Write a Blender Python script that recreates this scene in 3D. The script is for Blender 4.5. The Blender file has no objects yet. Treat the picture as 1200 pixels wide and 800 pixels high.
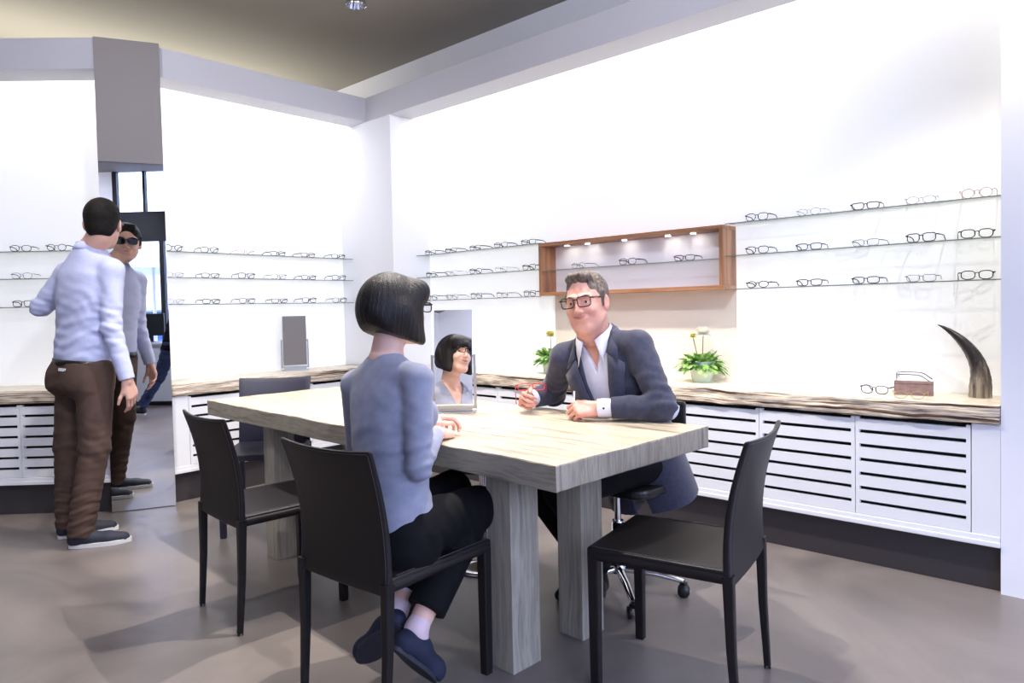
import bpy, bmesh, math, random
import numpy as np
from mathutils import Vector, Matrix
random.seed(7)
SC = bpy.context.scene
COL = SC.collection
PI = math.pi

# ------------------------------------------------------------------ materials
def lin(c):
    out = []
    for v in c:
        v = v / 255.0
        out.append(v / 12.92 if v <= 0.04045 else ((v + 0.055) / 1.055) ** 2.4)
    return (out[0], out[1], out[2], 1.0)

def mat(name, col, rough=0.5, metal=0.0, spec=0.5, bump=0.0, bscale=60.0, bstretch=(1, 1, 1),
        col2=None, cscale=8.0, cstretch=(1, 1, 1), coat=0.0, emit=None, estr=0.0, sheen=0.0, sss=0.0, ramp=(0.35, 0.65), detail=4.0):
    m = bpy.data.materials.new(name)
    m.use_nodes = True
    nt = m.node_tree
    b = nt.nodes['Principled BSDF']
    b.inputs['Base Color'].default_value = lin(col)
    b.inputs['Roughness'].default_value = rough
    b.inputs['Metallic'].default_value = metal
    b.inputs['Specular IOR Level'].default_value = spec
    if coat: b.inputs['Coat Weight'].default_value = coat
    if sheen: b.inputs['Sheen Weight'].default_value = sheen
    if sss:
        b.inputs['Subsurface Weight'].default_value = sss
        b.inputs['Subsurface Radius'].default_value = (0.012, 0.005, 0.003)
        b.inputs['Subsurface Scale'].default_value = 1.0
    if emit is not None:
        b.inputs['Emission Color'].default_value = lin(emit)
        b.inputs['Emission Strength'].default_value = estr
    tc = nt.nodes.new('ShaderNodeTexCoord')
    def noise(scale, stretch, det=detail):
        mp = nt.nodes.new('ShaderNodeMapping'); mp.inputs['Scale'].default_value = stretch
        nt.links.new(tc.outputs['Object'], mp.inputs['Vector'])
        n = nt.nodes.new('ShaderNodeTexNoise'); n.inputs['Scale'].default_value = scale
        n.inputs['Detail'].default_value = det
        nt.links.new(mp.outputs[0], n.inputs['Vector'])
        return n
    if col2 is not None:
        n = noise(cscale, cstretch)
        r = nt.nodes.new('ShaderNodeValToRGB')
        r.color_ramp.elements[0].position = ramp[0]; r.color_ramp.elements[1].position = ramp[1]
        r.color_ramp.elements[0].color = lin(col); r.color_ramp.elements[1].color = lin(col2)
        nt.links.new(n.outputs['Fac'], r.inputs[0]); nt.links.new(r.outputs[0], b.inputs['Base Color'])
    if bump:
        n2 = noise(bscale, bstretch)
        bp = nt.nodes.new('ShaderNodeBump'); bp.inputs['Strength'].default_value = bump
        bp.inputs['Distance'].default_value = 0.004
        nt.links.new(n2.outputs['Fac'], bp.inputs['Height']); nt.links.new(bp.outputs[0], b.inputs['Normal'])
    return m

def wood(name, cols, pos, stretch, scale=1.0, rough=0.5, bump=0.3, wavy=0.6, det=5.0):
    """layered grain: noise squeezed along two axes, mapped through a many-stop ramp"""
    m = bpy.data.materials.new(name); m.use_nodes = True
    nt = m.node_tree; b = nt.nodes['Principled BSDF']; b.inputs['Roughness'].default_value = rough
    tc = nt.nodes.new('ShaderNodeTexCoord')
    w = nt.nodes.new('ShaderNodeTexNoise'); w.inputs['Scale'].default_value = 3.0
    nt.links.new(tc.outputs['Object'], w.inputs['Vector'])
    sc = nt.nodes.new('ShaderNodeVectorMath'); sc.operation = 'SCALE'; sc.inputs['Scale'].default_value = wavy * 0.05
    nt.links.new(w.outputs['Color'], sc.inputs[0])
    ad = nt.nodes.new('ShaderNodeVectorMath'); ad.operation = 'ADD'
    nt.links.new(tc.outputs['Object'], ad.inputs[0]); nt.links.new(sc.outputs[0], ad.inputs[1])
    mp = nt.nodes.new('ShaderNodeMapping'); mp.inputs['Scale'].default_value = stretch
    nt.links.new(ad.outputs[0], mp.inputs['Vector'])
    n = nt.nodes.new('ShaderNodeTexNoise'); n.inputs['Scale'].default_value = scale; n.inputs['Detail'].default_value = det
    n.inputs['Roughness'].default_value = 0.65
    nt.links.new(mp.outputs[0], n.inputs['Vector'])
    r = nt.nodes.new('ShaderNodeValToRGB'); cr = r.color_ramp
    while len(cr.elements) < len(cols): cr.elements.new(0.5)
    for i, (c, p) in enumerate(zip(cols, pos)):
        cr.elements[i].position = p; cr.elements[i].color = lin(c)
    nt.links.new(n.outputs['Fac'], r.inputs[0]); nt.links.new(r.outputs[0], b.inputs['Base Color'])
    bp = nt.nodes.new('ShaderNodeBump'); bp.inputs['Strength'].default_value = bump; bp.inputs['Distance'].default_value = 0.004
    nt.links.new(n.outputs['Fac'], bp.inputs['Height']); nt.links.new(bp.outputs[0], b.inputs['Normal'])
    return m

def clear(name, tint=(255, 255, 255), gloss=0.08, rough=0.0, dens=0.0):
    """thin clear glass: mostly see-through with a mirror-like share"""
    m = bpy.data.materials.new(name); m.use_nodes = True
    nt = m.node_tree; nt.nodes.clear()
    o = nt.nodes.new('ShaderNodeOutputMaterial'); t = nt.nodes.new('ShaderNodeBsdfTransparent')
    t.inputs['Color'].default_value = lin(tint)
    g = nt.nodes.new('ShaderNodeBsdfGlossy'); g.inputs['Roughness'].default_value = rough
    mx = nt.nodes.new('ShaderNodeMixShader')
    fr = nt.nodes.new('ShaderNodeLayerWeight'); fr.inputs['Blend'].default_value = gloss
    nt.links.new(fr.outputs['Fresnel'], mx.inputs['Fac'])
    nt.links.new(t.outputs[0], mx.inputs[1]); nt.links.new(g.outputs[0], mx.inputs[2])
    nt.links.new(mx.outputs[0], o.inputs['Surface'])
    return m

def lamp_mat(name, col, strength):
    m = bpy.data.materials.new(name); m.use_nodes = True
    nt = m.node_tree; nt.nodes.clear()
    o = nt.nodes.new('ShaderNodeOutputMaterial'); e = nt.nodes.new('ShaderNodeEmission')
    e.inputs['Color'].default_value = lin(col); e.inputs['Strength'].default_value = strength
    nt.links.new(e.outputs[0], o.inputs['Surface'])
    return m

M = {}
M['white'] = mat('white_lacquer', (236, 236, 238), 0.45, bump=0.02, bscale=40)
M['fascia'] = mat('painted_fascia', (200, 199, 204), 0.6, bump=0.03, bscale=30)
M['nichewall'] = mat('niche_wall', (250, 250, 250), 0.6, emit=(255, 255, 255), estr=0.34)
M['nicheplain'] = mat('opaque_niche_panel', (244, 230, 216), 0.6)
M['wall'] = mat('plaster_wall', (238, 238, 242), 0.7, bump=0.05, bscale=50)
M['ceil'] = mat('taupe_ceiling', (152, 146, 138), 0.85, bump=0.04, bscale=20)
M['kick'] = mat('dark_plinth', (56, 51, 53), 0.5)
M['dark'] = mat('cabinet_inside', (12, 12, 14), 0.8)
M['panelgrey'] = mat('taupe_panel', (128, 121, 118), 0.5, bump=0.03, bscale=40)
M['mirror'] = mat('silvered_glass', (245, 247, 250), 0.0, metal=1.0)
M['chrome'] = mat('polished_chrome', (215, 215, 220), 0.12, metal=1.0)
M['steel'] = mat('brushed_steel', (185, 186, 190), 0.3, metal=1.0, bump=0.05, bscale=90, bstretch=(1, 1, 12))
M['leather'] = mat('black_brown_leather', (24, 20, 22), 0.45, spec=0.35, bump=0.12, bscale=220)
M['leather_blue'] = mat('blue_black_leather', (34, 33, 50), 0.42, bump=0.12, bscale=220)
M['seam'] = mat('leather_seam', (78, 72, 74), 0.5)
M['plastic'] = mat('black_plastic', (22, 22, 24), 0.35)
M['lens'] = clear('spectacle_lens', (250, 250, 252), 0.06)
M['tintlens'] = mat('dark_lens', (14, 14, 14), 0.08, spec=0.6)
M['pane'] = clear('window_glass', (245, 248, 252), 0.05)
M['shelfglass'] = clear('shelf_glass', (248, 251, 250), 0.03)
M['glassedge'] = mat('glass_shelf_edge', (128, 134, 136), 0.3)
M['walnut'] = wood('walnut_veneer', [(128, 84, 58), (168, 118, 84), (196, 148, 110)], [0.3, 0.5, 0.72], (30, 1.2, 30), 1.0, 0.4, 0.05)
M['walnut_up'] = wood('walnut_veneer_upright', [(122, 80, 56), (160, 112, 78), (190, 142, 104)], [0.3, 0.5, 0.72], (30, 30, 1.2), 1.0, 0.4, 0.05)
M['worktop'] = wood('worktop_layers', [(70, 50, 40), (120, 92, 72), (214, 196, 168), (246, 234, 214), (132, 104, 84), (232, 216, 190)],
                    [0.38, 0.44, 0.48, 0.53, 0.58, 0.64], (1.3, 1.3, 58), 1.0, 0.55, 0.4, wavy=0.8)
M['worktop_top'] = wood('worktop_surface', [(214, 198, 172), (242, 232, 212), (226, 210, 184)], [0.35, 0.5, 0.65], (2, 2, 2), 3.0, 0.4, 0.1)
M['tabletop'] = wood('table_surface_grain', [(140, 126, 108), (186, 172, 150), (206, 194, 172), (178, 163, 140), (216, 205, 185)],
                     [0.32, 0.43, 0.51, 0.60, 0.70], (24, 1.3, 24), 1.0, 0.42, 0.25, wavy=1.2)
M['tableside'] = wood('table_edge_grain', [(112, 106, 94), (146, 139, 124), (164, 156, 140), (140, 132, 117), (176, 168, 151)],
                      [0.30, 0.42, 0.50, 0.60, 0.72], (2, 2.2, 34), 1.0, 0.6, 0.35, wavy=1.6)
M['tableend'] = wood('table_end_grain', [(118, 110, 98), (148, 138, 122), (166, 156, 140), (140, 130, 115), (176, 166, 148)],
                     [0.30, 0.42, 0.50, 0.60, 0.72], (34, 34, 2.0), 1.0, 0.6, 0.35, wavy=0.8)
M['skin_w'] = mat('fair_skin', (232, 190, 172), 0.5, bump=0.04, bscale=300, sss=0.12, col2=(226, 178, 160), cscale=14)
M['skin_m'] = mat('ruddy_skin', (222, 168, 148), 0.5, bump=0.06, bscale=260, sss=0.12, col2=(208, 146, 128), cscale=16)
M['skin_s'] = mat('light_skin', (214, 168, 150), 0.5, bump=0.04, bscale=300, sss=0.12)
M['lips'] = mat('lip_skin', (188, 96, 92), 0.4)
M['lips_m'] = mat('pale_lip_skin', (186, 112, 100), 0.5)
M['eye'] = mat('eye_white', (225, 222, 220), 0.15)
M['iris'] = mat('brown_iris', (50, 36, 28), 0.1)
M['hair_dark'] = mat('dark_brown_hair', (14, 11, 12), 0.42, spec=0.35, bump=0.7, bscale=14, bstretch=(26, 26, 1.2), col2=(30, 23, 22), cscale=12, cstretch=(20, 20, 1))
M['hair_short'] = mat('short_dark_hair', (13, 11, 10), 0.7, spec=0.2, bump=0.9, bscale=160, col2=(24, 19, 17), cscale=60)
M['hair_grey'] = mat('short_grey_brown_hair', (74, 62, 55), 0.6, bump=1.0, bscale=40, bstretch=(4, 4, 1.2), col2=(120, 106, 95), cscale=34, cstretch=(4, 4, 1))
M['brow'] = mat('eyebrow_hair', (48, 36, 30), 0.7)
M['brow_g'] = mat('grey_eyebrow_hair', (118, 96, 82), 0.7)
M['sweater'] = mat('grey_blue_knit', (146, 149, 168), 0.85, bump=0.25, bscale=420, sheen=0.2, col2=(136, 139, 158), cscale=30)
M['sweater_in'] = mat('knit_rib', (132, 136, 156), 0.85, bump=0.4, bscale=300, bstretch=(1, 1, 0.1))
M['trousers_w'] = mat('black_trouser_cloth', (12, 12, 16), 0.85, spec=0.2, bump=0.15, bscale=200)
M['shoe_w'] = mat('dark_blue_suede', (28, 34, 58), 0.75, bump=0.2, bscale=200)
M['sole_dark'] = mat('dark_sole', (38, 40, 52), 0.7)
M['sock'] = mat('pale_pink_hose', (226, 200, 206), 0.7)
M['jacket'] = mat('charcoal_navy_wool', (58, 60, 80), 0.85, bump=0.25, bscale=260, sheen=0.2, col2=(50, 52, 70), cscale=60)
M['shirt_m'] = mat('pale_lilac_shirt', (222, 222, 236), 0.7, bump=0.12, bscale=20, bstretch=(1, 1, 1))
M['collar_in'] = mat('blue_patterned_collar', (120, 126, 176), 0.7, bump=0.1, col2=(168, 172, 210), cscale=120)
M['patch'] = mat('pale_elbow_patch', (200, 206, 218), 0.8, bump=0.3, bscale=200)
M['button'] = mat('dark_button', (26, 26, 34), 0.3)
M['shirt_s'] = mat('lilac_oxford_shirt', (186, 191, 222), 0.75, bump=0.22, bscale=14, col2=(180, 185, 217), cscale=80)
M['trousers_s'] = mat('brown_corduroy', (74, 54, 44), 0.85, bump=0.3, bscale=30, col2=(60, 43, 35), cscale=10)
M['belt'] = mat('black_belt_leather', (20, 20, 22), 0.4)
M['shoe_s'] = mat('navy_canvas_shoe', (30, 34, 48), 0.7, bump=0.2, bscale=200)
M['sole_white'] = mat('white_rubber_sole', (214, 214, 214), 0.6)
M['jeans'] = mat('blue_denim', (36, 50, 86), 0.85, bump=0.3, bscale=200, col2=(52, 70, 112), cscale=10)
M['pot'] = mat('pale_green_ceramic', (206, 216, 200), 0.25, coat=0.3)
M['soil'] = mat('dark_soil', (54, 44, 34), 0.9, bump=0.8, bscale=80)
M['leaf'] = mat('fresh_green_leaf', (84, 142, 60), 0.5, col2=(140, 186, 90), cscale=20)
M['leaf2'] = mat('pale_green_leaf', (132, 176, 96), 0.5, col2=(178, 206, 130), cscale=20)
M['petal'] = mat('cream_petal', (254, 252, 240), 0.6, sss=0.5)
M['petaly'] = mat('yellow_petal', (238, 232, 130), 0.6, sss=0.4)
M['stem'] = mat('green_stem', (92, 104, 58), 0.6)
M['horn'] = mat('polished_horn', (66, 60, 58), 0.35, bump=0.25, bscale=9, bstretch=(14, 14, 1), col2=(172, 158, 138), cscale=6, cstretch=(9, 9, .8), ramp=(0.46, 0.74))
M['caseleather'] = mat('brown_grained_leather', (158, 130, 124), 0.55, bump=0.3, bscale=120, col2=(140, 112, 106), cscale=40)
M['casemark'] = mat('dark_embossing', (66, 46, 44), 0.6)
M['counter'] = mat('white_counter', (226, 230, 238), 0.5)
M['screen'] = mat('monitor_black', (24, 26, 30), 0.3)
M['frameblack'] = mat('dark_window_frame', (24, 26, 34), 0.5)
M['pave'] = mat('pavement', (150, 152, 158), 0.85, bump=0.3, bscale=20, col2=(134, 136, 142), cscale=3)
M['parasol'] = mat('white_parasol_cloth', (236, 238, 242), 0.8)
M['car'] = mat('blue_car_paint', (60, 92, 150), 0.25, coat=0.8)
M['carglass'] = mat('car_glass', (30, 36, 46), 0.05)
M['tyre'] = mat('tyre_rubber', (24, 24, 26), 0.8)
M['facadeout'] = mat('pale_facade', (206, 204, 200), 0.8, col2=(192, 190, 188), cscale=2)
M['treeleaf'] = mat('tree_leaf', (70, 104, 60), 0.7)
M['bark'] = mat('tree_bark', (86, 74, 62), 0.9, bump=0.6, bscale=20)

def horn_mat():
    m = mat('polished_horn', (66, 60, 58), 0.32, bump=0.2, bscale=9, bstretch=(14, 14, 1)); nt = m.node_tree; b = nt.nodes['Principled BSDF']
    tc = nt.nodes.new('ShaderNodeTexCoord'); mp = nt.nodes.new('ShaderNodeMapping'); mp.inputs['Scale'].default_value = (60, 60, 5)
    n = nt.nodes.new('ShaderNodeTexNoise'); n.inputs['Scale'].default_value = 1.0; n.inputs['Detail'].default_value = 3
    nt.links.new(tc.outputs['Object'], mp.inputs[0]); nt.links.new(mp.outputs[0], n.inputs['Vector'])
    sp = nt.nodes.new('ShaderNodeSeparateXYZ'); nt.links.new(tc.outputs['Object'], sp.inputs[0])
    mr = nt.nodes.new('ShaderNodeMapRange'); mr.inputs['From Min'].default_value = 0.0; mr.inputs['From Max'].default_value = 0.26
    mr.inputs['To Min'].default_value = 0.26; mr.inputs['To Max'].default_value = -0.22; nt.links.new(sp.outputs['Z'], mr.inputs['Value'])
    ad = nt.nodes.new('ShaderNodeMath'); ad.operation = 'ADD'; nt.links.new(n.outputs['Fac'], ad.inputs[0]); nt.links.new(mr.outputs[0], ad.inputs[1])
    r = nt.nodes.new('ShaderNodeValToRGB'); r.color_ramp.elements[0].position = .44; r.color_ramp.elements[0].color = lin((54, 50, 50))
    r.color_ramp.elements[1].position = .78; r.color_ramp.elements[1].color = lin((176, 164, 146)); e = r.color_ramp.elements.new(.60); e.color = lin((112, 102, 94))
    nt.links.new(ad.outputs[0], r.inputs[0]); nt.links.new(r.outputs[0], b.inputs['Base Color']); return m
M['horn'] = horn_mat()

def floor_mat():
    m = mat('trowelled_screed', (118, 111, 108), 0.34, bump=0.06, bscale=6, bstretch=(1, 1, 1))
    nt = m.node_tree; b = nt.nodes['Principled BSDF']
    tc = nt.nodes.new('ShaderNodeTexCoord')
    n1 = nt.nodes.new('ShaderNodeTexNoise'); n1.inputs['Scale'].default_value = 1.3; n1.inputs['Detail'].default_value = 8
    n1.inputs['Distortion'].default_value = 1.2
    nt.links.new(tc.outputs['Object'], n1.inputs['Vector'])
    r = nt.nodes.new('ShaderNodeValToRGB')
    r.color_ramp.elements[0].position = 0.35; r.color_ramp.elements[0].color = lin((103, 96, 94))
    r.color_ramp.elements[1].position = 0.68; r.color_ramp.elements[1].color = lin((137, 127, 121))
    nt.links.new(n1.outputs['Fac'], r.inputs[0]); nt.links.new(r.outputs[0], b.inputs['Base Color'])
    r2 = nt.nodes.new('ShaderNodeMapRange'); r2.inputs['To Min'].default_value = 0.26; r2.inputs['To Max'].default_value = 0.46
    nt.links.new(n1.outputs['Fac'], r2.inputs['Value']); nt.links.new(r2.outputs[0], b.inputs['Roughness'])
    return m
M['floor'] = floor_mat()

# ------------------------------------------------------------------ scene helpers
def tag(o, label=None, cat=None, group=None, kind=None):
    if label: o['label'] = label
    if cat: o['category'] = cat
    if group: o['group'] = group
    if kind: o['kind'] = kind
    return o

def empty(name, loc, rz=0.0, label=None, cat=None, group=None):
    o = bpy.data.objects.new(name, None); COL.objects.link(o)
    o.location = loc; o.rotation_euler = (0, 0, rz); o.empty_display_size = 0.1
    return tag(o, label, cat, group)

def link(name, me, m=None, parent=None, mats=None):
    o = bpy.data.objects.new(name, me); COL.objects.link(o)
    if mats:
        for q in mats: me.materials.append(q)
    elif m is not None: me.materials.append(m)
    if parent: o.parent = parent
    return o

class MB:
    """collects shapes into one mesh"""
    def __init__(s): s.v = []; s.f = []; s.mi = []; s.sm = []
    def add(s, vs, fs, mi=0, smooth=False):
        b = len(s.v); s.v += [tuple(v) for v in vs]
        for f in fs: s.f.append([i + b for i in f]); s.mi.append(mi); s.sm.append(smooth)
        return s
    def box(s, x0, y0, z0, x1, y1, z1, mi=0, T=None):
        vs = [(x0, y0, z0), (x1, y0, z0), (x1, y1, z0), (x0, y1, z0), (x0, y0, z1), (x1, y0, z1), (x1, y1, z1), (x0, y1, z1)]
        if T: vs = [T(v) for v in vs]
        return s.add(vs, [(0, 3, 2, 1), (4, 5, 6, 7), (0, 1, 5, 4), (1, 2, 6, 5), (2, 3, 7, 6), (3, 0, 4, 7)], mi)
    def prism(s, pts, z0, z1, mi=0, smooth=False):
        n = len(pts)
        vs = [(p[0], p[1], z0) for p in pts] + [(p[0], p[1], z1) for p in pts]
        s.add(vs, [list(range(n))[::-1], [i + n for i in range(n)]], mi)
        s.add(vs, [(i, (i + 1) % n, (i + 1) % n + n, i + n) for i in range(n)], mi, smooth)
        return s
    def tube(s, pts, r, n=8, mi=0, closed=False, caps=True, sq=1.0, up=None):
        P = [Vector(p) for p in pts]; N = len(P)
        rs = r if isinstance(r, (list, tuple)) else [r] * N
        vs = []; u = None
        for i, p in enumerate(P):
            if closed: t = (P[(i + 1) % N] - P[i - 1])
            else: t = P[min(i + 1, N - 1)] - P[max(i - 1, 0)]
            if t.length < 1e-9: t = Vector((0, 0, 1))
            t.normalize()
            if up is not None: a = Vector(up)
            elif u is None: a = Vector((0, 0, 1)) if abs(t.z) < 0.9 else Vector((1, 0, 0))
            else: a = u
            u = a - t * a.dot(t)
            if u.length < 1e-6: u = t.orthogonal()
            u.normalize(); w = t.cross(u)
            for k in range(n):
                an = 2 * PI * k / n
                vs.append(p + (u * math.cos(an) * sq + w * math.sin(an)) * rs[i])
        fs = []
        for i in range(N if closed else N - 1):
            j = (i + 1) % N
            for k in range(n): fs.append((i * n + k, i * n + (k + 1) % n, j * n + (k + 1) % n, j * n + k))
        s.add(vs, fs, mi, True)
        if caps and not closed:
            s.add(vs[:n], [list(range(n))[::-1]], mi); s.add(vs[-n:], [list(range(n))], mi)
        return s
    def lathe(s, prof, c=(0, 0, 0), n=24, mi=0, axis=2):
        vs = []
        for (r, z) in prof:
            for k in range(n):
                a = 2 * PI * k / n; p = [r * math.cos(a), r * math.sin(a), z]
                if axis == 0: p = [p[2], p[0], p[1]]
                if axis == 1: p = [p[0], p[2], p[1]]
                vs.append((p[0] + c[0], p[1] + c[1], p[2] + c[2]))
        fs = [(i * n + k, i * n + (k + 1) % n, (i + 1) * n + (k + 1) % n, (i + 1) * n + k) for i in range(len(prof) - 1) for k in range(n)]
        s.add(vs, fs, mi, True)
        s.add(vs[:n], [list(range(n))[::-1]], mi); s.add(vs[-n:], [list(range(n))], mi)
        return s
    def ball(s, c, r, n=12, mi=0, sc=(1, 1, 1)):
        prof = []
        vs = []; fs = []
        for i in range(n // 2 + 1):
            th = PI * i / (n // 2)
            for k in range(n):
                a = 2 * PI * k / n
                vs.append((c[0] + r * sc[0] * math.sin(th) * math.cos(a), c[1] + r * sc[1] * math.sin(th) * math.sin(a), c[2] + r * sc[2] * math.cos(th)))
        for i in range(n // 2):
            for k in range(n): fs.append((i * n + k, (i + 1) * n + k, (i + 1) * n + (k + 1) % n, i * n + (k + 1) % n))
        return s.add(vs, fs, mi, True)
    def mesh(s, name):
        me = bpy.data.meshes.new(name); me.from_pydata([tuple(v) for v in s.v], [], s.f)
        me.polygons.foreach_set('material_index', s.mi); me.polygons.foreach_set('use_smooth', s.sm); me.update()
        return me
    def build(s, name, m=None, parent=None, mats=None, bevel=0.0, seg=2):
        o = link(name, s.mesh(name), m, parent, mats)
        if bevel:
            bm = bmesh.new(); bm.from_mesh(o.data); bmesh.ops.remove_doubles(bm, verts=bm.verts, dist=1e-6)
            bm.to_mesh(o.data); bm.free()
            md = o.modifiers.new('bevel', 'BEVEL'); md.width = bevel; md.segments = seg; md.limit_method = 'ANGLE'
            md.harden_normals = False
        return o

def copy_tree(o, parent=None):
    c = o.copy(); COL.objects.link(c)
    if parent: c.parent = parent
    for ch in list(o.children): copy_tree(ch, c)
    return c

# ------------------------------------------------------------------ implicit-surface modeller (numpy)
F32 = np.float32
class Fr:
    """local frame: x right, y forward, z up"""
    def __init__(s, o, fwd, up=(0, 0, 1), sc=1.0):
        s.o = np.array(o, float); f = np.array(fwd, float); u = np.array(up, float)
        z = u / np.linalg.norm(u); f = f - z * (f @ z); f /= np.linalg.norm(f)
        s.R = np.array([np.cross(f, z), f, z]); s.sc = sc      # rows = axes
    def p(s, x, y, z): return s.o + (np.array([x, y, z]) * s.sc) @ s.R
    def d(s, x, y, z): return np.array([x, y, z]) @ s.R
    def sub(s, o, fwd, up=(0, 0, 1), sc=None):
        return Fr(s.p(*o), s.d(*fwd), s.d(*up), s.sc if sc is None else sc)
    def tilt(s, ax, deg):
        """rotate the frame about its own axis (0 x, 1 y, 2 z)"""
        a = math.radians(deg); c, n = math.cos(a), math.sin(a)
        m = [np.array([[1, 0, 0], [0, c, n], [0, -n, c]]), np.array([[c, 0, -n], [0, 1, 0], [n, 0, c]]), np.array([[c, n, 0], [-n, c, 0], [0, 0, 1]])][ax]
        q = Fr((0, 0, 0), (0, 1, 0)); q.o = s.o.copy(); q.R = m @ s.R; q.sc = s.sc
        return q

class Sdf:
    def __init__(s): s.it = []
    def _add(s, f, c, r, op, k): s.it.append((f, np.array(c, float), r, op, k)); return s
    def seg(s, a, b, ra, rb=None, op='u', k=0.01, f0=False, f1=False, flat=None):
        a = np.array(a, float); b = np.array(b, float); rb = ra if rb is None else rb
        ab = b - a; L = np.linalg.norm(ab); n = ab / max(L, 1e-9)
        A, Nn = a.astype(F32), n.astype(F32)
        fl = None
        if flat is not None:                       # (axis, factor): squash across one direction
            ax = np.array(flat[0], float); ax -= n * (ax @ n); ax /= np.linalg.norm(ax); fl = (ax.astype(F32), flat[1])
        def f(P):
            d = P - A; t = d @ Nn; tc = np.clip(t, 0, L); q = d - tc[:, None] * Nn
            if fl is not None:
                u = q @ fl[0]; q = q + (u * (1 / fl[1] - 1))[:, None] * fl[0]
            r = ra + (rb - ra) * tc / max(L, 1e-9)
            dd = np.sqrt((q * q).sum(1)) - r
            if fl is not None: dd = dd * min(1.0, fl[1] ** 0.5)
            if f0: dd = np.maximum(dd, -t)
            if f1: dd = np.maximum(dd, t - L)
            return dd
        return s._add(f, (a + b) / 2, L / 2 + max(ra, rb) * 1.1, op, k)
    def ell(s, fr, c, rad, op='u', k=0.01):
        c = fr.p(*c); rad = np.array(rad, float) * fr.sc; R = fr.R.astype(F32); cc = c.astype(F32); ir = (1 / rad).astype(F32)
        def f(P):
            q = (P - cc) @ R.T; k0 = np.sqrt(((q * ir) ** 2).sum(1)) + 1e-9; k1 = np.sqrt(((q * ir * ir) ** 2).sum(1)) + 1e-9
            return k0 * (k0 - 1) / k1
        return s._add(f, c, rad.max(), op, k)
    def loft(s, fr, keys, op='u', k=0.01, p=2.2):
        """keys: (z, cx, cy, rx, ry) in the frame; smooth elliptical sections, flat ends"""
        K = np.array(keys, float) * fr.sc; zs = K[:, 0]; R = fr.R.astype(F32); O = fr.o.astype(F32)
        c = fr.o + np.array([K[:, 1].mean(), K[:, 2].mean(), (zs[0] + zs[-1]) / 2]) @ fr.R
        # smooth resample of the profile
        zz = np.linspace(zs[0], zs[-1], 120); cols = []
        for j in range(1, 5):
            y = np.interp(zz, zs, K[:, j])
            ker = np.hanning(15); ker /= ker.sum(); yp = np.pad(y, 7, mode='reflect', reflect_type='odd'); cols.append(np.convolve(yp, ker, 'valid'))
        def f(P):
            q = (P - O) @ R.T; z = np.clip(q[:, 2], zs[0], zs[-1])
            cx, cy, rx, ry = [np.interp(z, zz, c_).astype(F32) for c_ in cols]
            u = np.abs(q[:, 0] - cx) / rx; v = np.abs(q[:, 1] - cy) / ry
            g = (u ** p + v ** p) ** (1 / p) + 1e-6
            rad = np.sqrt((q[:, 0] - cx) ** 2 + (q[:, 1] - cy) ** 2)
            d = rad * (1 - 1 / g); d = np.where(g < 0.2, -np.minimum(rx, ry) * (1 - g), d)
            dz = np.maximum(zs[0] - q[:, 2], q[:, 2] - zs[-1])
            return np.maximum(d * 0.9, dz)
        r = math.hypot((zs[-1] - zs[0]) / 2, max(K[:, 3].max(), K[:, 4].max())) + np.abs(K[:, 1:3] - K[:, 1:3].mean(0)).max()
        return s._add(f, c, r, op, k)
    def box(s, fr, c, half, rnd=0.005, op='u', k=0.008):
        c = fr.p(*c); R = fr.R.astype(F32); cc = c.astype(F32); h = (np.array(half, float) * fr.sc - rnd).astype(F32)
        def f(P):
            q = np.abs((P - cc) @ R.T) - h
            return np.sqrt((np.maximum(q, 0) ** 2).sum(1)) + np.minimum(q.max(1), 0) - rnd
        return s._add(f, c, float(np.linalg.norm(h)) + rnd, op, k)
    def plane(s, n, p, k=0.004):
        """keep only the side the normal points away from"""
        n = np.array(n, float); n /= np.linalg.norm(n); N = n.astype(F32); off = float(np.dot(n, p))
        return s._add(lambda P: P @ N - off, p, 1e9, 'i', k)
    def cutsolid(s, other, k=0.004):
        return s._add(lambda P: other.ev(P), (0, 0, 0), 1e9, 's', k)
    def bumps(s, fn):
        return s._add(fn, (0, 0, 0), 1e9, 'n', 0)
    def ev(s, P, c=None, rad=0.0):
        d = np.full(len(P), 0.12, F32)
        for f, cc, r, op, k in s.it:
            if op in 'us' and r < 1e8 and c is not None and np.linalg.norm(c - cc) > r + rad + k + 0.03: continue
            if op == 'n': d = d + f(P); continue
            e = f(P).astype(F32)
            if op == 's': e = -e
            if op == 'u':
                if k > 0:
                    h = np.clip(0.5 + 0.5 * (e - d) / k, 0, 1); d = e * (1 - h) + d * h - k * h * (1 - h)
                else: d = np.minimum(d, e)
            else:
                if k > 0:
                    h = np.clip(0.5 - 0.5 * (e - d) / k, 0, 1); d = e * (1 - h) + d * h + k * h * (1 - h)
                else: d = np.maximum(d, e)
        return d
    def mesh(s, vox):
        us = [(c, r) for f, c, r, op, k in s.it if op == 'u']
        lo = np.min([c - r for c, r in us], 0) - 0.02; hi = np.max([c + r for c, r in us], 0) + 0.02
        B = 20; n = np.ceil((hi - lo) / vox / B).astype(int)
        g = np.stack(np.meshgrid(*[np.arange(m) for m in n], indexing='ij'), -1).reshape(-1, 3)
        cen = lo + (g + 0.5) * B * vox; hd = B * vox * 0.87
        d = s.ev(cen.astype(F32)); g = g[np.abs(d) < hd * 1.7 + 0.015]
        # drop blocks far from every primitive
        near = np.zeros(len(g), bool); cg = lo + (g + 0.5) * B * vox
        for c, r in us: near |= np.linalg.norm(cg - c, axis=1) < r + hd + 0.02
        g = g[near]
        ax = np.arange(B + 1); loc = np.stack(np.meshgrid(ax, ax, ax, indexing='ij'), -1).reshape(-1, 3)
        S = (n * B + 2).astype(np.int64); keyf = lambda I: (I[:, 0] * S[1] + I[:, 1]) * S[2] + I[:, 2]
        VK = []; VP = []; Q = []
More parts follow.
